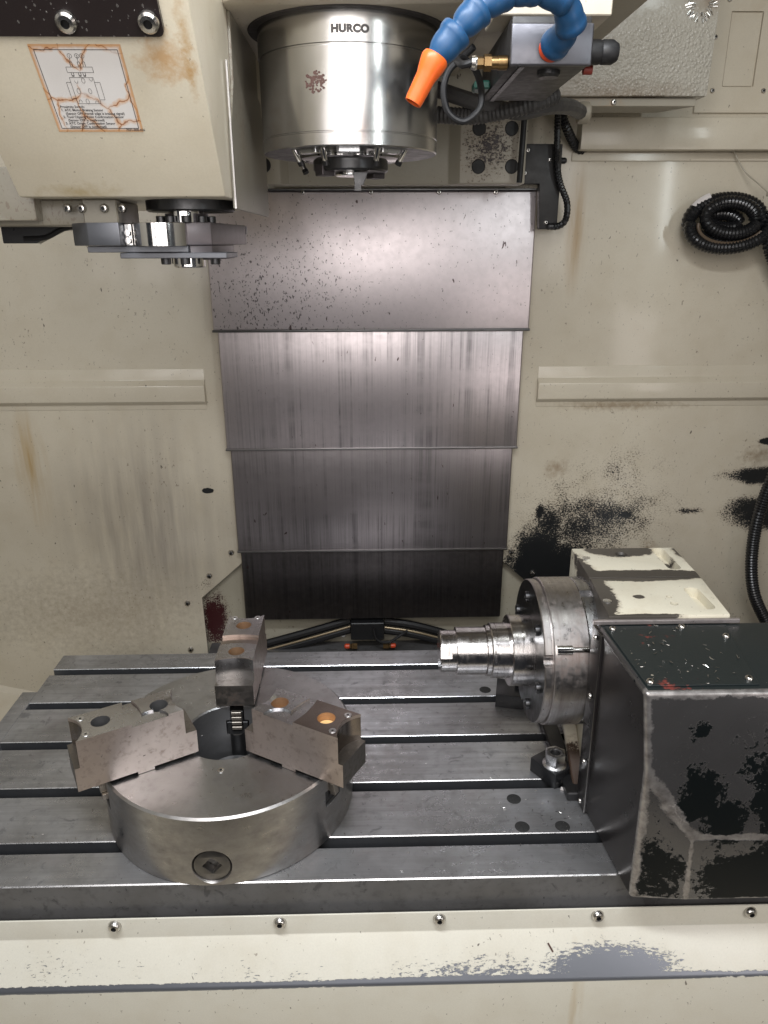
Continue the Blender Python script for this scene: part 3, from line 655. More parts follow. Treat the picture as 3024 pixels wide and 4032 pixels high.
# switch box
sb = thing('switch_box', (.362, 1.67, .90), 'flat black L shaped switch box plate right of the way cover top', 'switch box')
b = MB(); b.prism([(.312, .986), (.3585, .986), (.3640, .899), (.4010, .899), (.4010, 1.060), (.318, 1.060)], 0, .022, mat=T(0, 1.672, 0) @ FRONT); b.bevel(.0015, 2).obj('box_cover', 'black_matt', sb)
for x_, z_ in ((.331, 1.048), (.327, 1.006), (.377, 1.031), (.377, .912)): put(SCREW5, 'cover_screw', sb, T(x_, 1.650, z_) @ FRONT @ Matrix.Scale(.8, 4))
b = MB(); b.lathe([(0, 0), (.006, 0), (.006, .009), (.004, .012), (0, .012)], 12, mat=T(.401, 1.66, 1.030) @ AX); b.obj('side_knob', 'rubber', sb)

# ================================================================== tool changer box
YA, ZA, YB, ZB = .95, .925, .8239, 1.089                     # bottom and top of the tilted front panel
tc = thing('tool_changer_box', (-.28, 1.05, .925), 'cream sloping tool changer housing with rust stains, upper left', 'tool changer')
nrm = Vector((0, -(ZB-ZA), -(YA-YB))).normalized(); upv = Vector((0, YB-YA, ZB-ZA)).normalized()
b = MB(); yt, zt = YA+upv.y*.40, ZA+upv.z*.40
b.prism([(YA, ZA), (yt, zt), (1.10, zt), (1.36, 1.16), (1.36, ZA)], -.4045, -.1640, mat=YZ); b.bevel(.0018, 2).obj('changer_housing', ['atc'], tc)
b = MB(); b.prism([(1.00, .914), (1.33, .914), (1.335, .92), (1.335, 1.04), (1.30, 1.06), (1.30, 1.075), (1.27, 1.08), (1.27, 1.2), (1.05, 1.2), (1.04, 1.06), (1.00, 1.0)], -.1638, -.1600, mat=YZ); b.bevel(.0008, 1).obj('side_guard', 'atc_side', tc)
b = MB(); b.box(-.1610, -.1590, .9965, .9995, .914, 1.075); b.obj('guard_lip', 'chamfer', tc)
PF = Matrix(((1, 0, nrm.x, 0), (0, upv.y, nrm.y, YA), (0, upv.z, nrm.z, ZA), (0, 0, 0, 1)))      # panel frame: x right, y up the slope, z outward
def up_v(z): return (z-ZA)/upv.z
b = MB(); b.prism(rrect(-.60, -.192, up_v(1.0655), .40, .006), 0.0001, .0065, mat=PF); b.bevel(.0008, 1).obj('access_plate', 'plate_black', tc)
for x_, z_ in ((-.2818, 1.0765), (-.2040, 1.0765)): put(SCREW_L, 'plate_screw', tc, PF @ T(x_, up_v(z_), .0066))
# sticker
v0, v1 = up_v(.9878), up_v(1.0580)
b = MB(); b.box(0, 1, 0, 1, 0, .004); me = b.mesh('instruction_sticker', 'sticker')
st = put(me, 'instruction_sticker', tc, PF @ T(-.3295, v0, .0003) @ Matrix.Diagonal((.0905, v1-v0, .1, 1)))
SF = PF @ T(-.3295, v0, .0009)
SW, SH = .0905, v1-v0
ink = MB()
def ln(pts, wdt=.00022, closed=False):
    P = [Vector((x*SW, (1-y)*SH, 0)) for x, y in pts]
    if closed: P.append(P[0])
    for a_, c_ in zip(P[:-1], P[1:]):
        d = c_-a_
        if d.length < 1e-7: continue
        n_ = Vector((-d.y, d.x, 0)).normalized()*wdt
        q = [a_-n_, c_-n_, c_+n_, a_+n_]
        ink.poly([SF @ v for v in q] + [SF @ (v+Vector((0, 0, .0001))) for v in q], [(0, 1, 2, 3), (4, 7, 6, 5), (0, 4, 5, 1), (1, 5, 6, 2), (2, 6, 7, 3), (3, 7, 4, 0)])
def lrect(x0, x1, y0, y1, wdt=.00016): ln([(x0, y0), (x1, y0), (x1, y1), (x0, y1)], wdt, True)
def lcirc(x, y, rx, a0=0, a1=360, ry=None, wdt=.00014):
    ry = ry or rx
    ln([(x+rx*math.cos(R(a0+(a1-a0)*k/14)), y+ry*math.sin(R(a0+(a1-a0)*k/14))) for k in range(15)], wdt)
lrect(.05, .955, .055, .955, .0003)
for cx in (.415, .495, .55): lcirc(cx, .12, .024)
for cx in (.405, .49, .545): ln([(cx-.012, .235), (cx-.012, .185), (cx+.012, .185), (cx+.012, .235)]); ln([(cx, .145), (cx, .18)])
lrect(.335, .625, .24, .30)
for cx in (.385, .465, .515):
    ln([(cx-.012, .30), (cx-.012, .335)]); ln([(cx+.012, .30), (cx+.012, .335)]); ln([(cx-.012, .338), (cx+.012, .338)], .0005)
lrect(.335, .60, .355, .655); lrect(.285, .335, .41, .60); lrect(.60, .66, .41, .61)
for cx, cy, a0, a1 in ((.40, .39, 0, 180), (.48, .39, 0, 360), (.57, .365, 0, 180), (.39, .51, 0, 360), (.52, .51, 0, 360), (.375, .64, 180, 360), (.455, .63, 0, 360), (.56, .65, 180, 360)): lcirc(cx, cy, .018, a0, a1, .03)
ink.obj('printed_diagram', 'ink', st)
def text(body, x, y, h, parent=st, align='LEFT'):
    cu = bpy.data.curves.new('t', 'FONT'); cu.body = body; cu.size = h; cu.extrude = .00004; cu.resolution_u = 2; cu.align_x = align; cu.offset = .00004
    o = bpy.data.objects.new('t', cu); COL.objects.link(o); bpy.context.view_layer.update()
    me = bpy.data.meshes.new_from_object(o.evaluated_get(bpy.context.evaluated_depsgraph_get())); bpy.data.objects.remove(o)
    me.transform(SF @ T(x*SW, (1-y)*SH, .0001)); me.materials.clear(); me.materials.append(M['ink']); me.name = 'printed_text'
    o = bpy.data.objects.new('printed_text', me); COL.objects.link(o); o.parent = parent; o.matrix_parent_inverse = Matrix(); return o
STICK = []
for body, x, y in (('Proximity Switch:', .115, .705), ('1. ATC Motor Braking Sensor', .115, .745), ('(Sensor OFF frontal edge is braking signal)', .155, .787), ('2. Tool Clipping Point Confirmation Sensor', .115, .828),
                   ('(Sensor OFF is confirmed)', .155, .868), ('3. ATC Origin Confirmation Sensor', .115, .907), ('(Sensor OFF is confirmed)', .155, .947), ('7031-000-426', .80, .988)):
    STICK.append(text(body, x, y, .0036))
for d_, cx in (('1', .415), ('2', .495), ('3', .55)): STICK.append(text(d_, cx, .135, .0032, align='CENTER'))
mi_ = (PF @ T(-.3295, v0, .0003) @ Matrix.Diagonal((.0905, v1-v0, .1, 1))).inverted()
for o in STICK + [c for c in st.children if c.name.startswith('printed_diagram')]:
    o.location = (0, 0, 0); o.matrix_parent_inverse = mi_           # their meshes are already in world coordinates
# underside fittings
b = MB(); b.lathe([(0, -.013), (.054, -.013), (.056, -.011), (.056, .001), (0, .001)], 48, mat=T(-.226, 1.045, .9245)); b.obj('drive_flange', 'dark_steel', tc)
b = MB(); b.lathe([(0, -.030), (.019, -.030), (.019, .0), (0, .0)], 32, mat=T(-.229, 1.02, .913)); b.obj('drive_shaft', 'chrome', tc)
b = MB(); b.box(-.60, -.315, 1.0, 1.12, .895, .9245); b.bevel(.002, 2).obj('rear_bracket', 'atc_side', tc)
b = MB(); b.box(-.47, -.40, .98, 1.05, .900, .960); b.bevel(.002, 2).obj('side_bracket', 'atc_side', tc)
b = MB(); b.box(-.345, -.303, .985, 1.0, .889, .9245); b.bevel(.0015, 1).obj('sensor_bracket', 'atc_side', tc)
for x_, mm in ((-.362, 'SCREW5'), (-.345, 'SCREW5'), (-.318, 'SCREW5'), (-.296, 'SCREW5')): put(SCREW5, 'bracket_screw', tc, T(x_, .983, .914) @ FRONT)
b = MB(); b.lathe([(0, 0), (.010, 0), (.010, .020), (.007, .024), (.007, .034), (0, .034)], 18, mat=T(-.338, .995, .908) @ AX); b.obj('proximity_sensor', 'rubber', tc)
b = MB(); b.sweep([(-.47, 1.10, .880), (-.44, 1.10, .882), (-.415, 1.10, .893), (-.385, 1.10, .897), (-.355, 1.10, .896)], .0035, 8); b.obj('guard_edge', 'rubber', tc)
b = MB(); b.prism([(-.50, .874), (-.455, .874), (-.42, .890), (-.385, .894), (-.355, .892), (-.345, .906), (-.50, .906)], 0, .02, mat=T(0, 1.12, 0) @ FRONT); b.bevel(.001, 1).obj('rubber_guard', 'black', tc)

# tool change arm
ar = thing('tool_change_arm', (-.235, 1.03, .845), 'dark steel tool change arm hanging under the sloping cream housing', 'tool changer arm')
def arc(cx, cy, r, a0, a1, n=14): return [(cx+r*math.cos(R(a0+(a1-a0)*k/n)), cy+r*math.sin(R(a0+(a1-a0)*k/n))) for k in range(n+1)]
b = MB(); b.prism([(-.366, 1.00), (-.338, .972), (-.2975, .965), (-.2975, 1.03), (-.366, 1.03)], .871, .8975); b.bevel(.0012, 2).obj('arm_claw', 'arm', ar)
b = MB(); b.prism([(-.2970, .985), (-.2885, .985), (-.2885, 1.03), (-.2970, 1.03)], .871, .8965); b.bevel(.0008, 1).obj('claw_insert', 'chrome', ar)
for z_ in (.877, .886): 
    b = MB(); b.lathe([(0, -.003), (.0035, -.003), (.0035, .006), (0, .006)], 14, mat=T(-.2925, .985, z_) @ FRONT); b.obj('claw_plunger', 'chrome', ar)
b = MB(); b.prism([(-.288, 1.02)] + arc(-.2545, 1.00, .0355, 195, 335, 20) + [(-.222, 1.02)], .8705, .8975); b.bevel(.0008, 1).obj('arm_hub', 'chrome', ar, ang=25)
b = MB(); b.prism([(-.288, 1.02), (-.2225, .995), (-.195, 1.01), (-.181, 1.20), (-.183, 1.22), (-.24, 1.22), (-.288, 1.08)], .8715, .8985); b.bevel(.0012, 2).obj('arm_beam', 'arm_warm', ar)
b = MB(); b.prism([(-.222, 1.0), (-.196, 1.012), (-.186, 1.12), (-.21, 1.16), (-.24, 1.1)], .8535, .8713); b.bevel(.0008, 1).obj('lower_beam', 'arm_warm', ar)
b = MB(); b.prism([(-.347, .99), (-.2215, .99), (-.2215, 1.08), (-.347, 1.05)], .863, .8707); b.bevel(.0008, 1).obj('guide_plate', 'arm', ar)
b = MB(); b.prism([(-.306, .985), (-.172, .978), (-.172, 1.06), (-.306, 1.06)], .8560, .8627); b.bevel(.0008, 1).obj('cover_plate', 'arm', ar)
b = MB(); b.lathe([(0, .8445), (.0185, .8445), (.020, .846), (.020, .856), (0, .856)], 32, mat=T(-.2262, 1.01, 0)); b.obj('hub_cap', 'chrome', ar)
CAP = cap_screw(.0062, .0075)
for x_, y_ in ((-.252, .995), (-.226, .988), (-.190, .995), (-.247, 1.03)): put(CAP, 'hub_screw', ar, T(x_, y_, .856) @ rot(180, 'X'))
for x_, y_ in ((-.257, 1.01), (-.243, 1.0), (-.206, 1.01), (-.198, 1.03), (-.222, .995)): put(CAP, 'hub_screw', ar, T(x_, y_, .8985))
b = MB(); b.lathe([(0, .8985), (.027, .8985), (.027, .909), (.022, .909), (.022, .914), (0, .914)], 36, mat=T(-.229, 1.03, 0)); b.obj('clamp_collar', 'arm_dark', ar)
b = MB(); b.box(-.1840, -.1805, 1.205, 1.217, .886, .8975); b.obj('end_key', 'dark_steel', ar)

# ================================================================== machine table
tb = thing('machine_table', (0, 1.155, 0), 'long grey cast iron table with five T slots under the chucks', 'machine table')
SY = [.9055, 1.0295, 1.1555, 1.2815, 1.4065]
sw = .011; pr = [(.8325, -.10), (.8325, -.0016), (.8341, 0)]
for y in SY:
    pr += [(y-sw-.0008, 0), (y-sw, -.0008), (y-sw, -.022), (y-.016, -.022), (y-.016, -.036), (y+.016, -.036), (y+.016, -.022), (y+sw, -.022), (y+sw, -.0011), (y+sw+.0011, 0)]
pr += [(1.4765, 0), (1.478, -.0015), (1.478, -.10)]
b = MB(); b.prism(pr, -.690, 1.10, mat=YZ)
for fc in b.b.faces:
    b.b.normal_update()
    break
bmesh.ops.recalc_face_normals(b.b, faces=b.b.faces); b.b.normal_update()
for fc in b.b.faces:
    c_ = fc.calc_center_median(); n_ = fc.normal
    if abs(n_.x) > .5: continue
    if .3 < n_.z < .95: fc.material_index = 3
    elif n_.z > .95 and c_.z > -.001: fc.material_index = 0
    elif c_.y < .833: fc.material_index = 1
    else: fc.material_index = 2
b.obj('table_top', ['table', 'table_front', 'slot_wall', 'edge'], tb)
b = MB(); b.box(-.722, -.6905, .833, 1.335, -.07, -.001); b.bevel(.0015, 1).obj('end_plate', 'table', tb)
for x_, y_ in ((.238, .993), (.2395, .9303), (.3037, .9296), (.2389, 1.3145)):
    b = MB(); b.lathe([(0, .0006), (.0105, .0006), (.0118, .0002), (.0118, -.004), (0, -.004)], 24, mat=T(x_, y_, 0)); b.obj('hole_plug', 'plug', tb)

# front apron
ap = thing('front_apron', (0, .80, -.2), 'cream sheet metal apron with worn bare patches in front of the table', 'sheet metal apron')
ya = .82
b = MB(); b.poly([(x, y, z) for x in (-.85, 1.10) for y, z in ((ya, -.052), (ya, -.0875), (.7755, -.133), (.7735, -.1365), (.7735, -.36), (ya+.003, -.36), (ya+.003, -.052))],
    [(0, 7, 8, 1), (1, 8, 9, 2), (2, 9, 10, 3), (3, 10, 11, 4), (4, 11, 12, 5), (5, 12, 13, 6), (6, 13, 7, 0), (0, 1, 2, 3, 4, 5, 6), (7, 13, 12, 11, 10, 9, 8)])
b.bevel(.0012, 2, 20).obj('apron_sheet', 'apron', ap)
for x_ in (-.3768, -.1360, .0985, .3335, .5621): put(SCREW10, 'apron_screw', ap, T(x_, ya, -.0640) @ FRONT)

# ================================================================== three jaw chuck lying on the table
CX, CY, CZ = -.2317, 1.0265, .121
ck = thing('three_jaw_chuck', (CX, CY, 0), 'large round steel lathe chuck lying flat on the table with three bolted jaws', 'lathe chuck')
b = MB(); b.lathe([(.071, 0), (.198, 0), (.2, .002), (.2, CZ-.0030), (.1968, CZ), (.0735, CZ), (.071, CZ-.0022), (.071, 0)], 144, mat=T(CX, CY, 0), caps=False, mis=[0, 0, 0, 3, 1, 1, 2])
body = b.obj('chuck_body', ['chuck', 'chuck_top', 'bore', 'chamfer'], ck)
JA = (90, 209.5, 330)
cut = []
for a in JA:
    c = MB(); c.box(.04, .24, -.012, .012, .092, .16, mat=T(CX, CY, 0) @ rot(a, 'Z')); c.box(.04, .24, -.020, .020, .064, .0921, mat=T(CX, CY, 0) @ rot(a, 'Z')); 
    c1 = MB(); c1.box(.04, .24, -.012, .012, .092, .16, mat=T(CX, CY, 0) @ rot(a, 'Z')); cut.append(c1.obj('c', 'bore'))
    c2 = MB(); c2.box(.04, .24, -.020, .020, .064, .0921, mat=T(CX, CY, 0) @ rot(a, 'Z')); cut.append(c2.obj('c', 'bore')); c.b.free()
PSX, PSZ = -.2290, .0355
pa = math.atan2(-math.sqrt(.2**2-(PSX-CX)**2), PSX-CX)
PM = T(CX+.2*math.cos(pa), CY+.2*math.sin(pa), PSZ) @ rot(math.degrees(pa)+90, 'Z') @ FRONT
c = MB(); c.lathe([(0, -.017), (.0268, -.017), (.0268, -.0065), (.0300, .0), (.0300, .01), (0, .01)], 40, mat=PM); cut.append(c.obj('c', 'edge'))
boolean(body, cut)
attach_fix = body
b = MB(); b.prism(circ(0, 0, .0262, 40), -.0165, -.0030, holes=[[(.0145*math.cos(R(a)), .0145*math.sin(R(a))) for a in (2, 92, 182, 272)]], mat=PM); b.bevel(.0008, 2)
pin = b.obj('pinion', 'pinion', ck)
# square socket walls
b = MB()
b.lathe([(0, .0005), (.0022, .0005), (.0022, .001), (.0052, .0012), (.0056, .0), (0, 0)], 20, mat=T(-.2281, .9289, CZ), mis=[1, 1, 0, 0, 0]); b.obj('face_screw', ['chrome_screw', 'socket'], ck)
b = MB(); b.lathe([(0, -.0), (.060, 0), (.060, .02), (.045, .035), (0, .035)], 48, mat=T(CX, CY, .002)); b.obj('bore_floor', 'bore', ck)
for k, a in enumerate(JA):
    JM = T(CX, CY, 0) @ rot(a, 'Z')
    # master jaw with serrations
    b = MB(); b.box(.066, .197, -.0105, .0105, .074, .112, mat=JM); b.box(.066, .197, -.0182, .0182, .066, .090, mat=JM)
    mj = b.bevel(.0008, 1).obj('master_jaw', 'dark_steel', ck)
    for q in range(4):
        b = MB(); b.prism([(.0600, .0785+q*.0098), (.0640, .0765+q*.0098), (.0670, .0765+q*.0098), (.0670, .0840+q*.0098), (.0605, .0838+q*.0098)], -.0085, .0085, mat=JM @ rot(90, 'X')); b.bevel(.0005, 1).obj('serration', 'tooth', mj)
    b = MB(); b.lathe([(0, .004), (.0130, .004), (.0130, .0735), (0, .0735)], 28, mat=JM @ T(.0640, 0, 0)); b.obj('wedge_rod', 'dark_steel', mj)
    if k:
        for xb, xt, ya_, yb, za, zb_ in ((.196, .2050, -.0060, .0060, .1015, .1240), (.196, .2075, -.0085, .0015, .0870, .1010), (.196, .2060, -.0035, .0065, .0765, .0865)):
            b = MB(); b.box(xb, xt, ya_, yb, za, zb_, mat=JM); b.bevel(.0005, 1).obj('serration', 'tooth', mj)
    # top jaw
    w2 = .0325; RI, RO = .0615, .2395
    b = MB()
    pf = [(RI, .1265), (.130, .1265), (.130, .1218), (.1545, .1218), (.1545, .1265), (RO, .1265), (RO, .1655), (.232, .1655), (.232, .200), (.078, .200), (.078, .1675), (RI, .1675)]
    # lower block
    b.prism([(RI, .1265), (.130, .1265), (.130, .1218), (.1545, .1218), (.1545, .1265), (RO, .1265), (RO, .1660), (RI, .1660)], -w2, w2, mat=JM @ rot(90, 'X'), mi=0, side_mi=1)
    b.bevel(.0008, 1)
    tj = b.obj('top_jaw', ['jaw', 'jaw_end', 'jaw_top'], ck)
    # upper block with concave ends
    def cend(x, sgn, r, dy=w2, n=12):
        # concave arc bulging into the block at the end x; sgn=+1 outer end, -1 inner end
        sag = r-math.sqrt(r*r-dy*dy); out = []
        for i in range(n+1):
            yy = -dy+2*dy*i/n; s_ = math.sqrt(r*r-yy*yy)-(r-sag)
            out.append((x-sgn*s_, yy))
        return out
    outer = cend(.2320, 1, .046); inner = cend(.0780, -1, .075)
    outl = outer + inner[::-1]
    holes = [circ(.192, 0, .0138), circ(.1065, .001 if k else 0, .0138)]
    b = MB(); b.prism(outl, .1655, .2055, holes=holes, mat=JM, mi=1, side_mi=3, hole_mi=2)
    for fc in b.b.faces:
        fc.normal_update()
        nl = (JM.inverted().to_3x3() @ fc.normal)
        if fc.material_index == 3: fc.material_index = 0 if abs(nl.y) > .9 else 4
    HM = 'bore' if k == 1 else 'jaw_hole'
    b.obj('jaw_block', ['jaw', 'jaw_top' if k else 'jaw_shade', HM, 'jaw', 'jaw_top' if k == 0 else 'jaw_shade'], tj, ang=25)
    # machined raised lands with arc shoulders (tops at slightly different heights)
    def arcx(x, r, sgn, n=10): return [(x + sgn*(math.sqrt(r*r-yy*yy)-r), yy) for yy in [-w2+2*w2*i/n for i in range(n+1)]]
    a1 = arcx(.158, .13, 1); a2 = arcx(.134, .09, -1 if k else 1)
    lands = [(outer + a1[::-1], .2108, [circ(.192, 0, .0138)]), ([(x+.0004, y) for x, y in a2][::1] + inner[::-1], .2092 if k else .2070, [circ(.1065, .001 if k else 0, .0138)])]
    for li, (ol, zt_, hl) in enumerate(lands):
        b = MB(); b.prism(ol, .2056, zt_, holes=hl, mat=JM, mi=0, side_mi=1, hole_mi=2)
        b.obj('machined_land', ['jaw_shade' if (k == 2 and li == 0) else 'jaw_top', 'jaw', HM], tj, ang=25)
    for sy in (-1, 1):
        b = MB(); b.lathe([(0, .0002), (.0018, .0002), (.0018, .0007), (.0054, .0007), (.0058, 0), (0, 0)], 20, mat=JM @ T(.2165 if k else .222, sy*.0215, .2108), mis=[1, 1, 0, 0, 0]); b.obj('jaw_screw', ['edge', 'socket'], tj)
    if k == 1 or k == 2:   # bored pocket near the inner hole
        for i_ in range(1):
            b = MB(); b.lathe([(.0165, -.0), (.0195, 0), (.0195, .0022), (.0165, .0030)], 30, mat=JM @ T(.1065, .001, .2090), caps=True); 
            b.b.free()
    if k:
        ns = 1 if k == 1 else -1
        for prt in [tj.children[0]] + [q_ for q_ in tj.children if q_.name.startswith('machined_land')]:
            c_ = MB(); c_.lathe([(0, .2062), (.0255, .2062), (.0262, .22), (0, .22)], 40, mat=JM @ T(.126, ns*.0335, 0)); c_ = c_.obj('c', 'jaw_top')
            c2_ = MB(); c2_.lathe([(0, -.03), (.040, -.03), (.034, .03), (0, .03)], 40, mat=JM @ T(.085, 0, .2440) @ AX); c2_ = c2_.obj('c', 'jaw_top')
            off = wloc(tj); c_.location -= Vector(); boolean(prt, [c_, c2_])
    # bolts deep in the holes
    for hx in (.192, .1065):
        gz = {(2, .192): .040, (2, .1065): .022, (0, .192): .020}.get((k, hx), 0)
        b = MB(); b.lathe([(0, .150), (.0055, .150), (.0055, .158), (.0128, .158), (.0128, .145), (0, .145)] if not gz else [(0, .158), (.0130, .158), (.0130, .145), (0, .145)], 24, mat=JM @ T(hx, 0, gz)); b.obj('jaw_bolt', 'gold' if gz else 'dark_steel', tj)

# ================================================================== rotary indexer on the right
ri = thing('rotary_indexer', (.45, 1.10, 0), 'boxy fourth axis rotary indexer with chipped cream housing and black motor cover', 'rotary table')
b = MB(); b.prism([(.354, .968), (.536, .968), (.548, 1.100), (.363, 1.100)], 0, .354); b.bevel(.0022, 2); b.obj('front_housing', ['cream_chip'], ri)
fh = bpy.context.scene.collection.objects[-1]
b = MB(); b.prism([(.363, 1.1025), (.548, 1.1025), (.552, 1.226), (.366, 1.226)], 0, .354); b.bevel(.0022, 2); b.obj('rear_housing', ['cream_chip'], ri)
rh = bpy.context.scene.collection.objects[-1]
c1 = MB(); c1.prism(rrect(.500, .524, .985, 1.060, .010), .338, .37); c1 = c1.obj('c', 'cream_chip')
c3 = MB(); c3.lathe([(0, .33), (.006, .33), (.006, .37), (0, .37)], 20, mat=T(.466, 1.005, 0)); c3 = c3.obj('c', 'socket')
c4 = MB(); c4.lathe([(0, .33), (.0045, .33), (.0045, .37), (0, .37)], 20, mat=T(.467, 1.028, 0)); c4 = c4.obj('c', 'socket')
boolean(fh, [c1, c3, c4])
c2 = MB(); c2.prism(rrect(.507, .530, 1.130, 1.222, .010), .338, .37); c2 = c2.obj('c', 'cream_chip')
c5 = MB(); c5.lathe([(0, .348), (.0075, .348), (.0115, .356), (0, .356)], 24, mat=T(.447, 1.196, 0)); c5 = c5.obj('c', 'edge')
boolean(rh, [c2, c5])
b = MB(); b.lathe([(0, .349), (.0065, .349), (.0065, .3505), (0, .3505)], 20, mat=T(.447, 1.196, 0)); b.obj('housing_bolt', 'dark_steel', ri)
for x_, y_ in ((.366, 1.015), (.380, 1.18)):
    b = MB(); b.lathe([(.0045, .3538), (.0065, .3538), (.0068, .3555), (.0045, .3560)], 18, mat=T(x_, y_, 0)); b.obj('hole_rim', 'edge', ri)
b = MB(); b.prism([(.325, .985), (.354, .985), (.354, 1.21), (.325, 1.21)], .0005, .016); b.bevel(.002, 1).obj('base_foot', 'dark_steel', ri)
b = MB(); b.prism([(1.0, 0), (1.02, 0), (1.19, .13), (1.17, .13)], .34, .362, mat=YZ @ T(0, .01, 0)); b.bevel(.002, 1).obj('side_gusset', 'cream_side', ri)
RM = T(0, 1.10, .221) @ AX @ T(0, 0, 0)
b = MB(); b.lathe([(.02, .270), (.1190, .270), (.1205, .2715), (.1205, .281), (.1185, .282), (.1185, .284), (.1225, .2845), (.1235, .286), (.1235, .3395), (.02, .3395)], 128, mat=RM, mis=[1, 0, 0, 0, 0, 0, 0, 0, 0]); fp = b.obj('face_plate', ['disc', 'disc_face'], ri)
b = MB(); b.lathe([(.02, .3405), (.1225, .3405), (.1235, .3415), (.1235, .368), (.02, .368)], 128, mat=RM); bp_ = b.obj('rear_plate', 'disc2', ri)
def polar(r, ang): return (1.10+r*math.cos(R(ang)), .221+r*math.sin(R(ang)))
cuts = []
for ang in (158, 278): 
    c = MB(); c.lathe([(0, .26), (.010, .26), (.010, .2835), (0, .2835)], 20, mat=T(0, 1.10+.121*math.cos(R(ang)), .221+.121*math.sin(R(ang))) @ AX); cuts.append(c.obj('c', 'edge'))
boolean(fp, cuts)
cuts = []
for ang in (104, 222):
    yy, zz = polar(.1235, ang)
    c = MB(); c.box(.335, .360, -.008, .008, -.008, .008, mat=T(0, yy, zz) @ rot(ang, 'X')); cuts.append(c.obj('c', 'socket'))
boolean(bp_, cuts)
# dog pin on rim and bolts on face
for ang in (150,):
    yy, zz = polar(.1235, ang)
    b = MB(); b.lathe([(0, .288), (.0075, .288), (.0075, .312), (.0045, .3125), (.0045, .338), (0, .338)], 20, mat=T(0, yy, zz) @ AX); b.obj('index_pin', 'chrome', ri)
for ang in (20, 75, 130, 190, 250, 310):
    yy, zz = polar(.092, ang)
    b = MB(); b.lathe([(0, .2675), (.0045, .2675), (.0045, .264), (.0085, .264), (.009, .2655), (.009, .2705), (0, .2705)], 18, mat=T(0, yy, zz) @ AX, mis=[1, 1, 0, 0, 0, 0]); b.obj('face_bolt', ['dark_steel', 'socket'], ri)
# motor cover (black enamel)
V = {'A': (.345, .787, .342), 'B': (.335, .968, .342), 'C': (.345, .990, .001), 'D': (.364, .789, .001), 'E': (.3575, .782, .226), 'F': (.4265, .768, .128), 'G': (.4395, .780, .004),
     'A2': (.74, .787, .342), 'B2': (.74, .968, .342), 'C2': (.74, .990, .001), 'F2': (.74, .768, .124), 'G2': (.74, .780, .004)}
ks = list(V)
b = MB(); b.poly([V[k] for k in ks], [[ks.index(q) for q in fc.split()] for fc in ('A E F F2 A2', 'E D G F', 'F G G2 F2', 'A B C D E', 'A A2 B2 B', 'B B2 C2 C', 'D C C2 G2 G', 'A2 F2 G2 C2 B2')])
for fc in b.b.faces: fc.normal_update()
b.b.faces.ensure_lookup_table(); b.b.faces[3].material_index = 1; b.b.faces[4].material_index = 2
b.bevel(.0060, 4, 12, mi=3)
mc = b.obj('motor_cover', ['shroud', 'shroud_side', 'shroud_top', 'shroud'], ri)
b = MB(); b.prism([(.352, .800), (.4960, .800), (.524, .955), (.3445, .955)], .3422, .3442); b.bevel(.0006, 1); lid = b.obj('cover_lid', 'shroud_top', ri)
for x_, y_ in ((.358, .808), (.488, .812), (.3535, .946), (.456, .949), (.508, .92)): put(SCREW5, 'lid_screw', lid, T(x_, y_, .3442))
def lerp3(a, b, t): return tuple(a[i]+(b[i]-a[i])*t for i in range(3))
b = MB(); q_ = [(.3450-.0035, .9905, .002), (.3474-.0035, .955, .002), (.3378-.0035, .935, .340), (.3350-.0035, .9695, .340)]
b.poly(q_ + [(x+.006, y, z) for x, y, z in q_], [(0, 1, 2, 3), (4, 7, 6, 5), (0, 4, 5, 1), (1, 5, 6, 2), (2, 6, 7, 3), (3, 7, 4, 0)]); b.bevel(.0010, 2, mi=1); rl = b.obj('side_rail', ['shroud_side', 'rail_edge'], ri)
b = MB(); b.box(.330, .548, .9605, .9665, .343, .3500); b.bevel(.001, 1).obj('joint_strip', 'worn', ri)
for z_, y_ in ((.328, .955), (.225, .959), (.10, .965), (.018, .970)): put(SCREW5, 'side_screw', ri, T(.3314+(.34-z_)*.0285, y_-.004, z_) @ rot(-90, 'Y') @ Matrix.Scale(.8, 4))

# stepped workpiece
wp = thing('stepped_workpiece', (.118, 1.10, .221), 'bright turned steel stepped shaft held in the rotary indexer faceplate', 'workpiece')
STP = [(.118, .0338), (.1196, .0352), (.1445, .0352), (.1450, .0370), (.1456, .0402), (.1945, .0402), (.1952, .0390), (.1960, .0430), (.2022, .0430), (.2026, .0448), (.2040, .0465), (.2100, .0465), (.2104, .0455), (.2116, .0455), (.2120, .0465), (.2330, .0465), (.2336, .0585), (.2350, .0600), (.2685, .0600), (.2688, .0594), (.2698, .0594), (.2702, .0600), (.2795, .0600)]
b = MB(); b.lathe([(0, .118)] + [(r, x) for x, r in STP] + [(0, .2795)], 96, mat=T(0, 1.10, .221) @ AX); sh = b.obj('shaft', ['bar'], wp)
c = MB(); c.box(.110, .137, -.010, .010, -.005, .012, mat=T(0, 1.10-.0352*math.cos(R(25)), .221+.0352*math.sin(R(25))) @ rot(65, 'X')); c = c.obj('c', 'bar')
c6 = MB(); c6.box(.2055, .2095, -.030, .030, -.0015, .006, mat=T(0, 1.10-.0452*math.cos(R(20)), .221+.0452*math.sin(R(20))) @ rot(70, 'X')); c6 = c6.obj('c', 'bar')
boolean(sh, [c, c6])
for ang, xx in ((185, .2800), (205, .2795)):
    pass

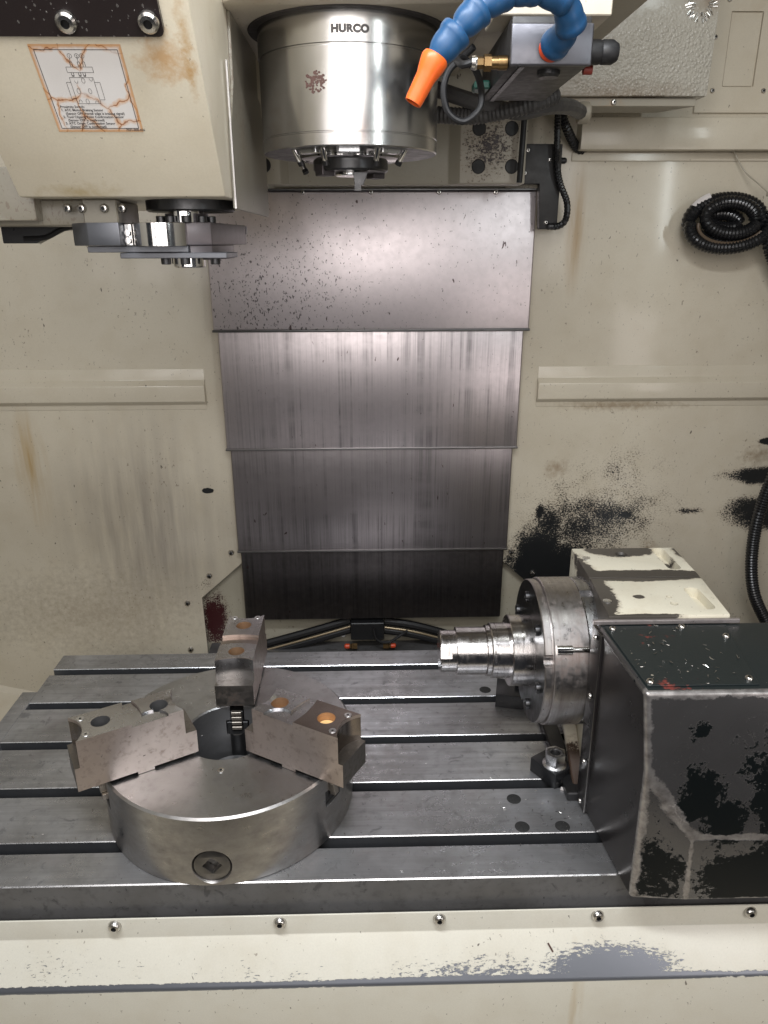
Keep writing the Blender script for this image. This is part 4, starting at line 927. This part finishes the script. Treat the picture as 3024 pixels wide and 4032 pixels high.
# hold-down clamp
cl = thing('hold_down_clamp', (.315, 1.055, 0), 'black clamp block with a silver flanged hex nut beside the indexer foot', 'clamp')
KM = T(.3113, 1.0133, 0) @ Matrix(((.834, -.552, 0, 0), (.552, .834, 0, 0), (0, 0, 1, 0), (0, 0, 0, 1)))
b = MB(); b.prism([(0, 0), (.042, 0), (.042, .0587), (0, .0587)], .0008, .029, mat=KM); b.bevel(.0012, 2).obj('clamp_block', 'black', cl)
NM = T(.3160, 1.0430, .029)
b = MB(); b.lathe([(.006, 0), (.0205, 0), (.0205, .0016), (.0165, .0042), (.006, .0042)], 36, mat=NM); b.obj('flange_washer', 'nut', cl)
b = MB(); b.prism(circ(0, 0, .0182, 6, R(20)), .0042, .025, holes=[circ(0, 0, .0095, 24)], mat=NM); b.bevel(.0014, 2).obj('hex_nut', 'nut', cl)
b = MB(); b.lathe([(0, -.03), (.0088, -.02), (.0088, .0205), (.0078, .0215), (0, .0215)], 24, mat=NM); b.obj('stud', 'dark_steel', cl)

b = thing('rear_clamp', (.262, 1.27, 0), 'dark clamp block on the table in the shadow behind the faceplate', 'clamp')
rc_ = b; b = MB(); b.prism([(-.035, -.03), (.05, -.03), (.05, .03), (-.035, .03)], .0008, .030, mat=T(.290, 1.275, 0) @ rot(-12, 'Z')); b.bevel(.0012, 2).obj('clamp_block', 'black', rc_)
b = MB(); b.prism(circ(0, 0, .014, 6, R(15)), 0, .016, mat=T(.305, 1.28, .0303)); b.bevel(.001, 1).obj('hex_nut', 'dark_steel', rc_)

# ================================================================== pipes, valve block low on the back wall
vb = thing('lube_block', (.02, 1.69, -.10), 'black lubrication block with two orange capped brass fittings below the way cover', 'valve block')
b = MB(); b.box(-.048, .038, 1.69, 1.744, -.094, -.045); b.bevel(.002, 1).obj('block_body', 'black', vb)
for sx, x_ in ((-1, -.040), (1, .043)):
    b = MB(); b.lathe([(0, 0), (.008, 0), (.008, .014), (.006, .016), (.006, .020), (0, .020)], 6, mat=T(x_+sx*-.008, 1.685, -.108) @ rot(90*sx, 'Y')); ft = b.obj('brass_fitting', 'brass', vb)
    b = MB(); b.lathe([(0, .020), (.0065, .020), (.0065, .030), (.004, .033), (0, .033)], 14, mat=T(x_+sx*-.008, 1.685, -.108) @ rot(90*sx, 'Y')); b.obj('orange_cap', 'red', ft)
    b = MB(); b.lathe([(0, -.0), (.006, 0), (.006, .004), (0, .004)], 14, mat=T(x_+sx*.03, 1.742, -.105) @ FRONT); b.obj('block_screw', 'chrome_screw', vb)
gl = 'oily black pipes running along the wall under the way cover'
for i_, (dy, dz, mt, rr_) in enumerate(((0, .010, 'rubber', .011), (-.006, -.0135, 'rubber', .011), (-.014, -.001, 'chip_brown', .003))):
    cable('oil_pipe', [(-.36, 1.72+dy, -.150+dz), (-.30, 1.72+dy, -.135+dz), (-.16, 1.72+dy, -.095+dz), (-.05, 1.725+dy, -.064+dz)], rr_, mt,
          ['upper black oil pipe left of the lubrication block', 'lower black oil pipe left of the lubrication block', 'thin brown oil line between the black pipes left of the lubrication block'][i_], 'pipe', group=gl)
for i_, (dy, dz, mt, rr_) in enumerate(((0, .008, 'rubber', .011), (-.006, -.015, 'rubber', .011), (-.014, -.003, 'chip_brown', .003))):
    cable('oil_pipe', [(.04, 1.725+dy, -.066+dz), (.12, 1.72+dy, -.078+dz), (.22, 1.72+dy, -.110+dz), (.34, 1.72+dy, -.16+dz)], rr_, mt,
          ['upper black oil pipe right of the lubrication block', 'lower black oil pipe right of the lubrication block', 'thin brown oil line between the black pipes right of the lubrication block'][i_], 'pipe', group=gl)
cable('lube_line', [(.01, 1.68, -.055), (.02, 1.675, -.085), (.05, 1.675, -.092), (.08, 1.68, -.075), (.098, 1.69, -.068)], .0035, 'rubber', 'thin black lube line curving right from the lubrication block', 'hose')
b = MB(); b.box(-.42, .44, 1.64, 1.744, -.20, -.126); b.bevel(.002, 1); o = b.obj('rear_sill', 'table_front'); tag(o, kind='structure')

# ================================================================== corrugated conduit coil, right wall
def loop(cx, cz, rx, rz, y, a0, a1, n, tilt=0, dy=0):
    out = []
    for k in range(n+1):
        a = R(a0+(a1-a0)*k/n); x_ = rx*math.cos(a); z_ = rz*math.sin(a); t = R(tilt)
        out.append((cx+x_*math.cos(t)-z_*math.sin(t), y+dy*k/n, cz+x_*math.sin(t)+z_*math.cos(t)))
    return out
co = thing('coiled_conduit', (.79, 1.69, .86), 'coil of black corrugated conduit hanging on the right wall', 'conduit')
b = MB(); b.sweep(loop(0.768, 0.915, .080, .043, 1.685, 10, 375, 20, 2, -.02), .0155, 12, .0032, 1); b.obj('outer_loop', 'corr', co)
b = MB(); b.sweep(loop(0.772, 0.920, .055, .031, 1.668, 0, 350, 18, -4, -.015), .0145, 12, .0032, 1); b.obj('inner_loop', 'corr', co)
b = MB(); b.sweep(loop(0.768, 0.905, .084, .044, 1.655, 165, 345, 14, 4, -.01), .0140, 12, .0032, 1); b.obj('front_loop', 'corr', co)
b = MB(); b.sweep(loop(0.768, 0.910, .072, .040, 1.644, 175, 330, 14, 3), .0036, 8, .004); b.obj('brown_line', 'brown_hose', co)
b = MB(); b.sweep(loop(0.768, 0.915, .034, .014, 1.690, 0, 350, 14, -6, -.01), .0140, 12, .0032, 1); b.obj('core_loop', 'corr', co)
b = MB(); b.sweep(loop(0.766, 0.917, .084, .056, 1.672, 118, 150, 8, 2), .0065, 8, .004, flat=.5); b.obj('white_tape', 'tape', co)
cable('wall_conduit', [(1.01, 1.66, 1.10), (.93, 1.66, 1.02), (.872, 1.655, .955), (.852, 1.65, .905), (.862, 1.65, .855), (.91, 1.65, .78), (.97, 1.65, .68), (1.01, 1.65, .56), (.972, 1.65, .42), (.938, 1.645, .27), (.934, 1.64, .16), (.950, 1.63, .06), (1.00, 1.63, -.03), (1.05, 1.63, -.10)], .0150, 'corr', 'long black corrugated conduit running down the right edge of the wall', 'conduit', ribs=1, step=.0034, n=12)
cable('knot_conduit', [(.835, 1.665, .93), (.855, 1.66, .90), (.885, 1.66, .855), (.92, 1.66, .80)], .0125, 'corr', 'short black conduit end poking out below the coil knot', 'conduit', ribs=1, step=.0034, n=12)
zt_ = thing('cable_tie', (.84, 1.63, .93), 'long pale nylon tie with its loose tail above the conduit coil', 'cable tie')
b = MB(); b.sweep([(.772, 1.700, 1.055), (.800, 1.690, 1.012), (.820, 1.66, .985), (.834, 1.636, .964)], .0014, 6, .006); b.obj('tie_tail', 'white_tie', zt_)
b = MB(); b.sweep([(.826, 1.632, .967), (.846, 1.628, .955), (.856, 1.628, .930), (.855, 1.628, .905), (.862, 1.63, .880), (.875, 1.635, .860)], .0022, 6, .004); b.obj('tie_loop', 'white_tie', zt_)
b = MB(); b.box(.824, .840, 1.626, 1.634, .961, .970); b.box(.847, .860, 1.622, 1.632, .896, .905); b.bevel(.0008, 1).obj('tie_head', 'white_tie', zt_)

# ================================================================== swarf
random.seed(11)
def swarf(name, regions, mat, label=None, zf=None):
    b = MB()
    for (xa, xb, ya_, yb, z, n, lo, hi) in regions:
        for _ in range(n):
            x_, y_ = random.uniform(xa, xb), random.uniform(ya_, yb); L = random.uniform(lo, hi)
            if z < .01 and any(abs(y_-s_) < .013 for s_ in SY): continue
            if z < .01 and math.hypot(x_-CX, y_-CY) < .21: continue
            m_ = T(x_, y_, z+.0009) @ rot(random.uniform(0, 360), 'Z') @ rot(random.uniform(-12, 12), 'Y') @ rot(random.uniform(0, 40), 'X')
            k = random.uniform(-.3, .3)*L; wd = L*random.uniform(.08, .22)
            b.poly([(-L, -wd, 0), (0, k-wd, 0), (L, -wd*.3, 0), (L, wd*.3, 0), (0, k+wd, 0), (-L, wd, 0), (0, k, .0005)], [(0, 1, 6), (1, 2, 3, 6), (3, 4, 6), (4, 5, 6), (5, 0, 6)], mat=m_)
    o = b.obj(name, mat); return tag(o, kind='stuff')
swarf('swarf', [(-.6, .33, .84, 1.0, .0002, 90, .001, .0036), (-.6, .3, 1.0, 1.47, .0002, 70, .001, .003), (.20, .335, .90, 1.06, .0002, 40, .001, .004), (.355, .50, .80, .955, .3443, 60, .0012, .0045), (-.4, -.05, .85, 1.2, .1212, 12, .0008, .002)], 'chrome_screw')
b = MB()
for _ in range(40):
    s_ = random.uniform(.002, .006); m_ = T(random.gauss(.342, .010), random.gauss(1.035, .012), random.uniform(.001, .008)) @ Euler([random.uniform(0, 6) for _ in range(3)]).to_matrix().to_4x4()
    b.box(-s_, s_, -s_*.3, s_*.3, -.0004, .0004, mat=m_)
tag(b.obj('swarf_heap', 'grime'), kind='stuff')
b = MB(); b.prism([(-.009, -.003), (.006, -.005), (.010, .001), (.004, .004), (-.008, .003)], 0, .002, mat=T(.330, 1.012, .001) @ rot(-12, 'Z')); o = b.obj('paint_flake', 'tape'); tag(o, 'pale paint flake lying on the table in front of the clamp nut', 'paint flake')
b = MB(); b.box(-.0012, .0012, -.0065, .0065, 0, .0008, mat=T(.262, .8015, -.1045) @ rot(45, 'X') @ rot(28, 'Z')); o = b.obj('metal_sliver', 'rustmark'); tag(o, 'small brown sliver lying on the worn bare patch of the apron', 'metal sliver')
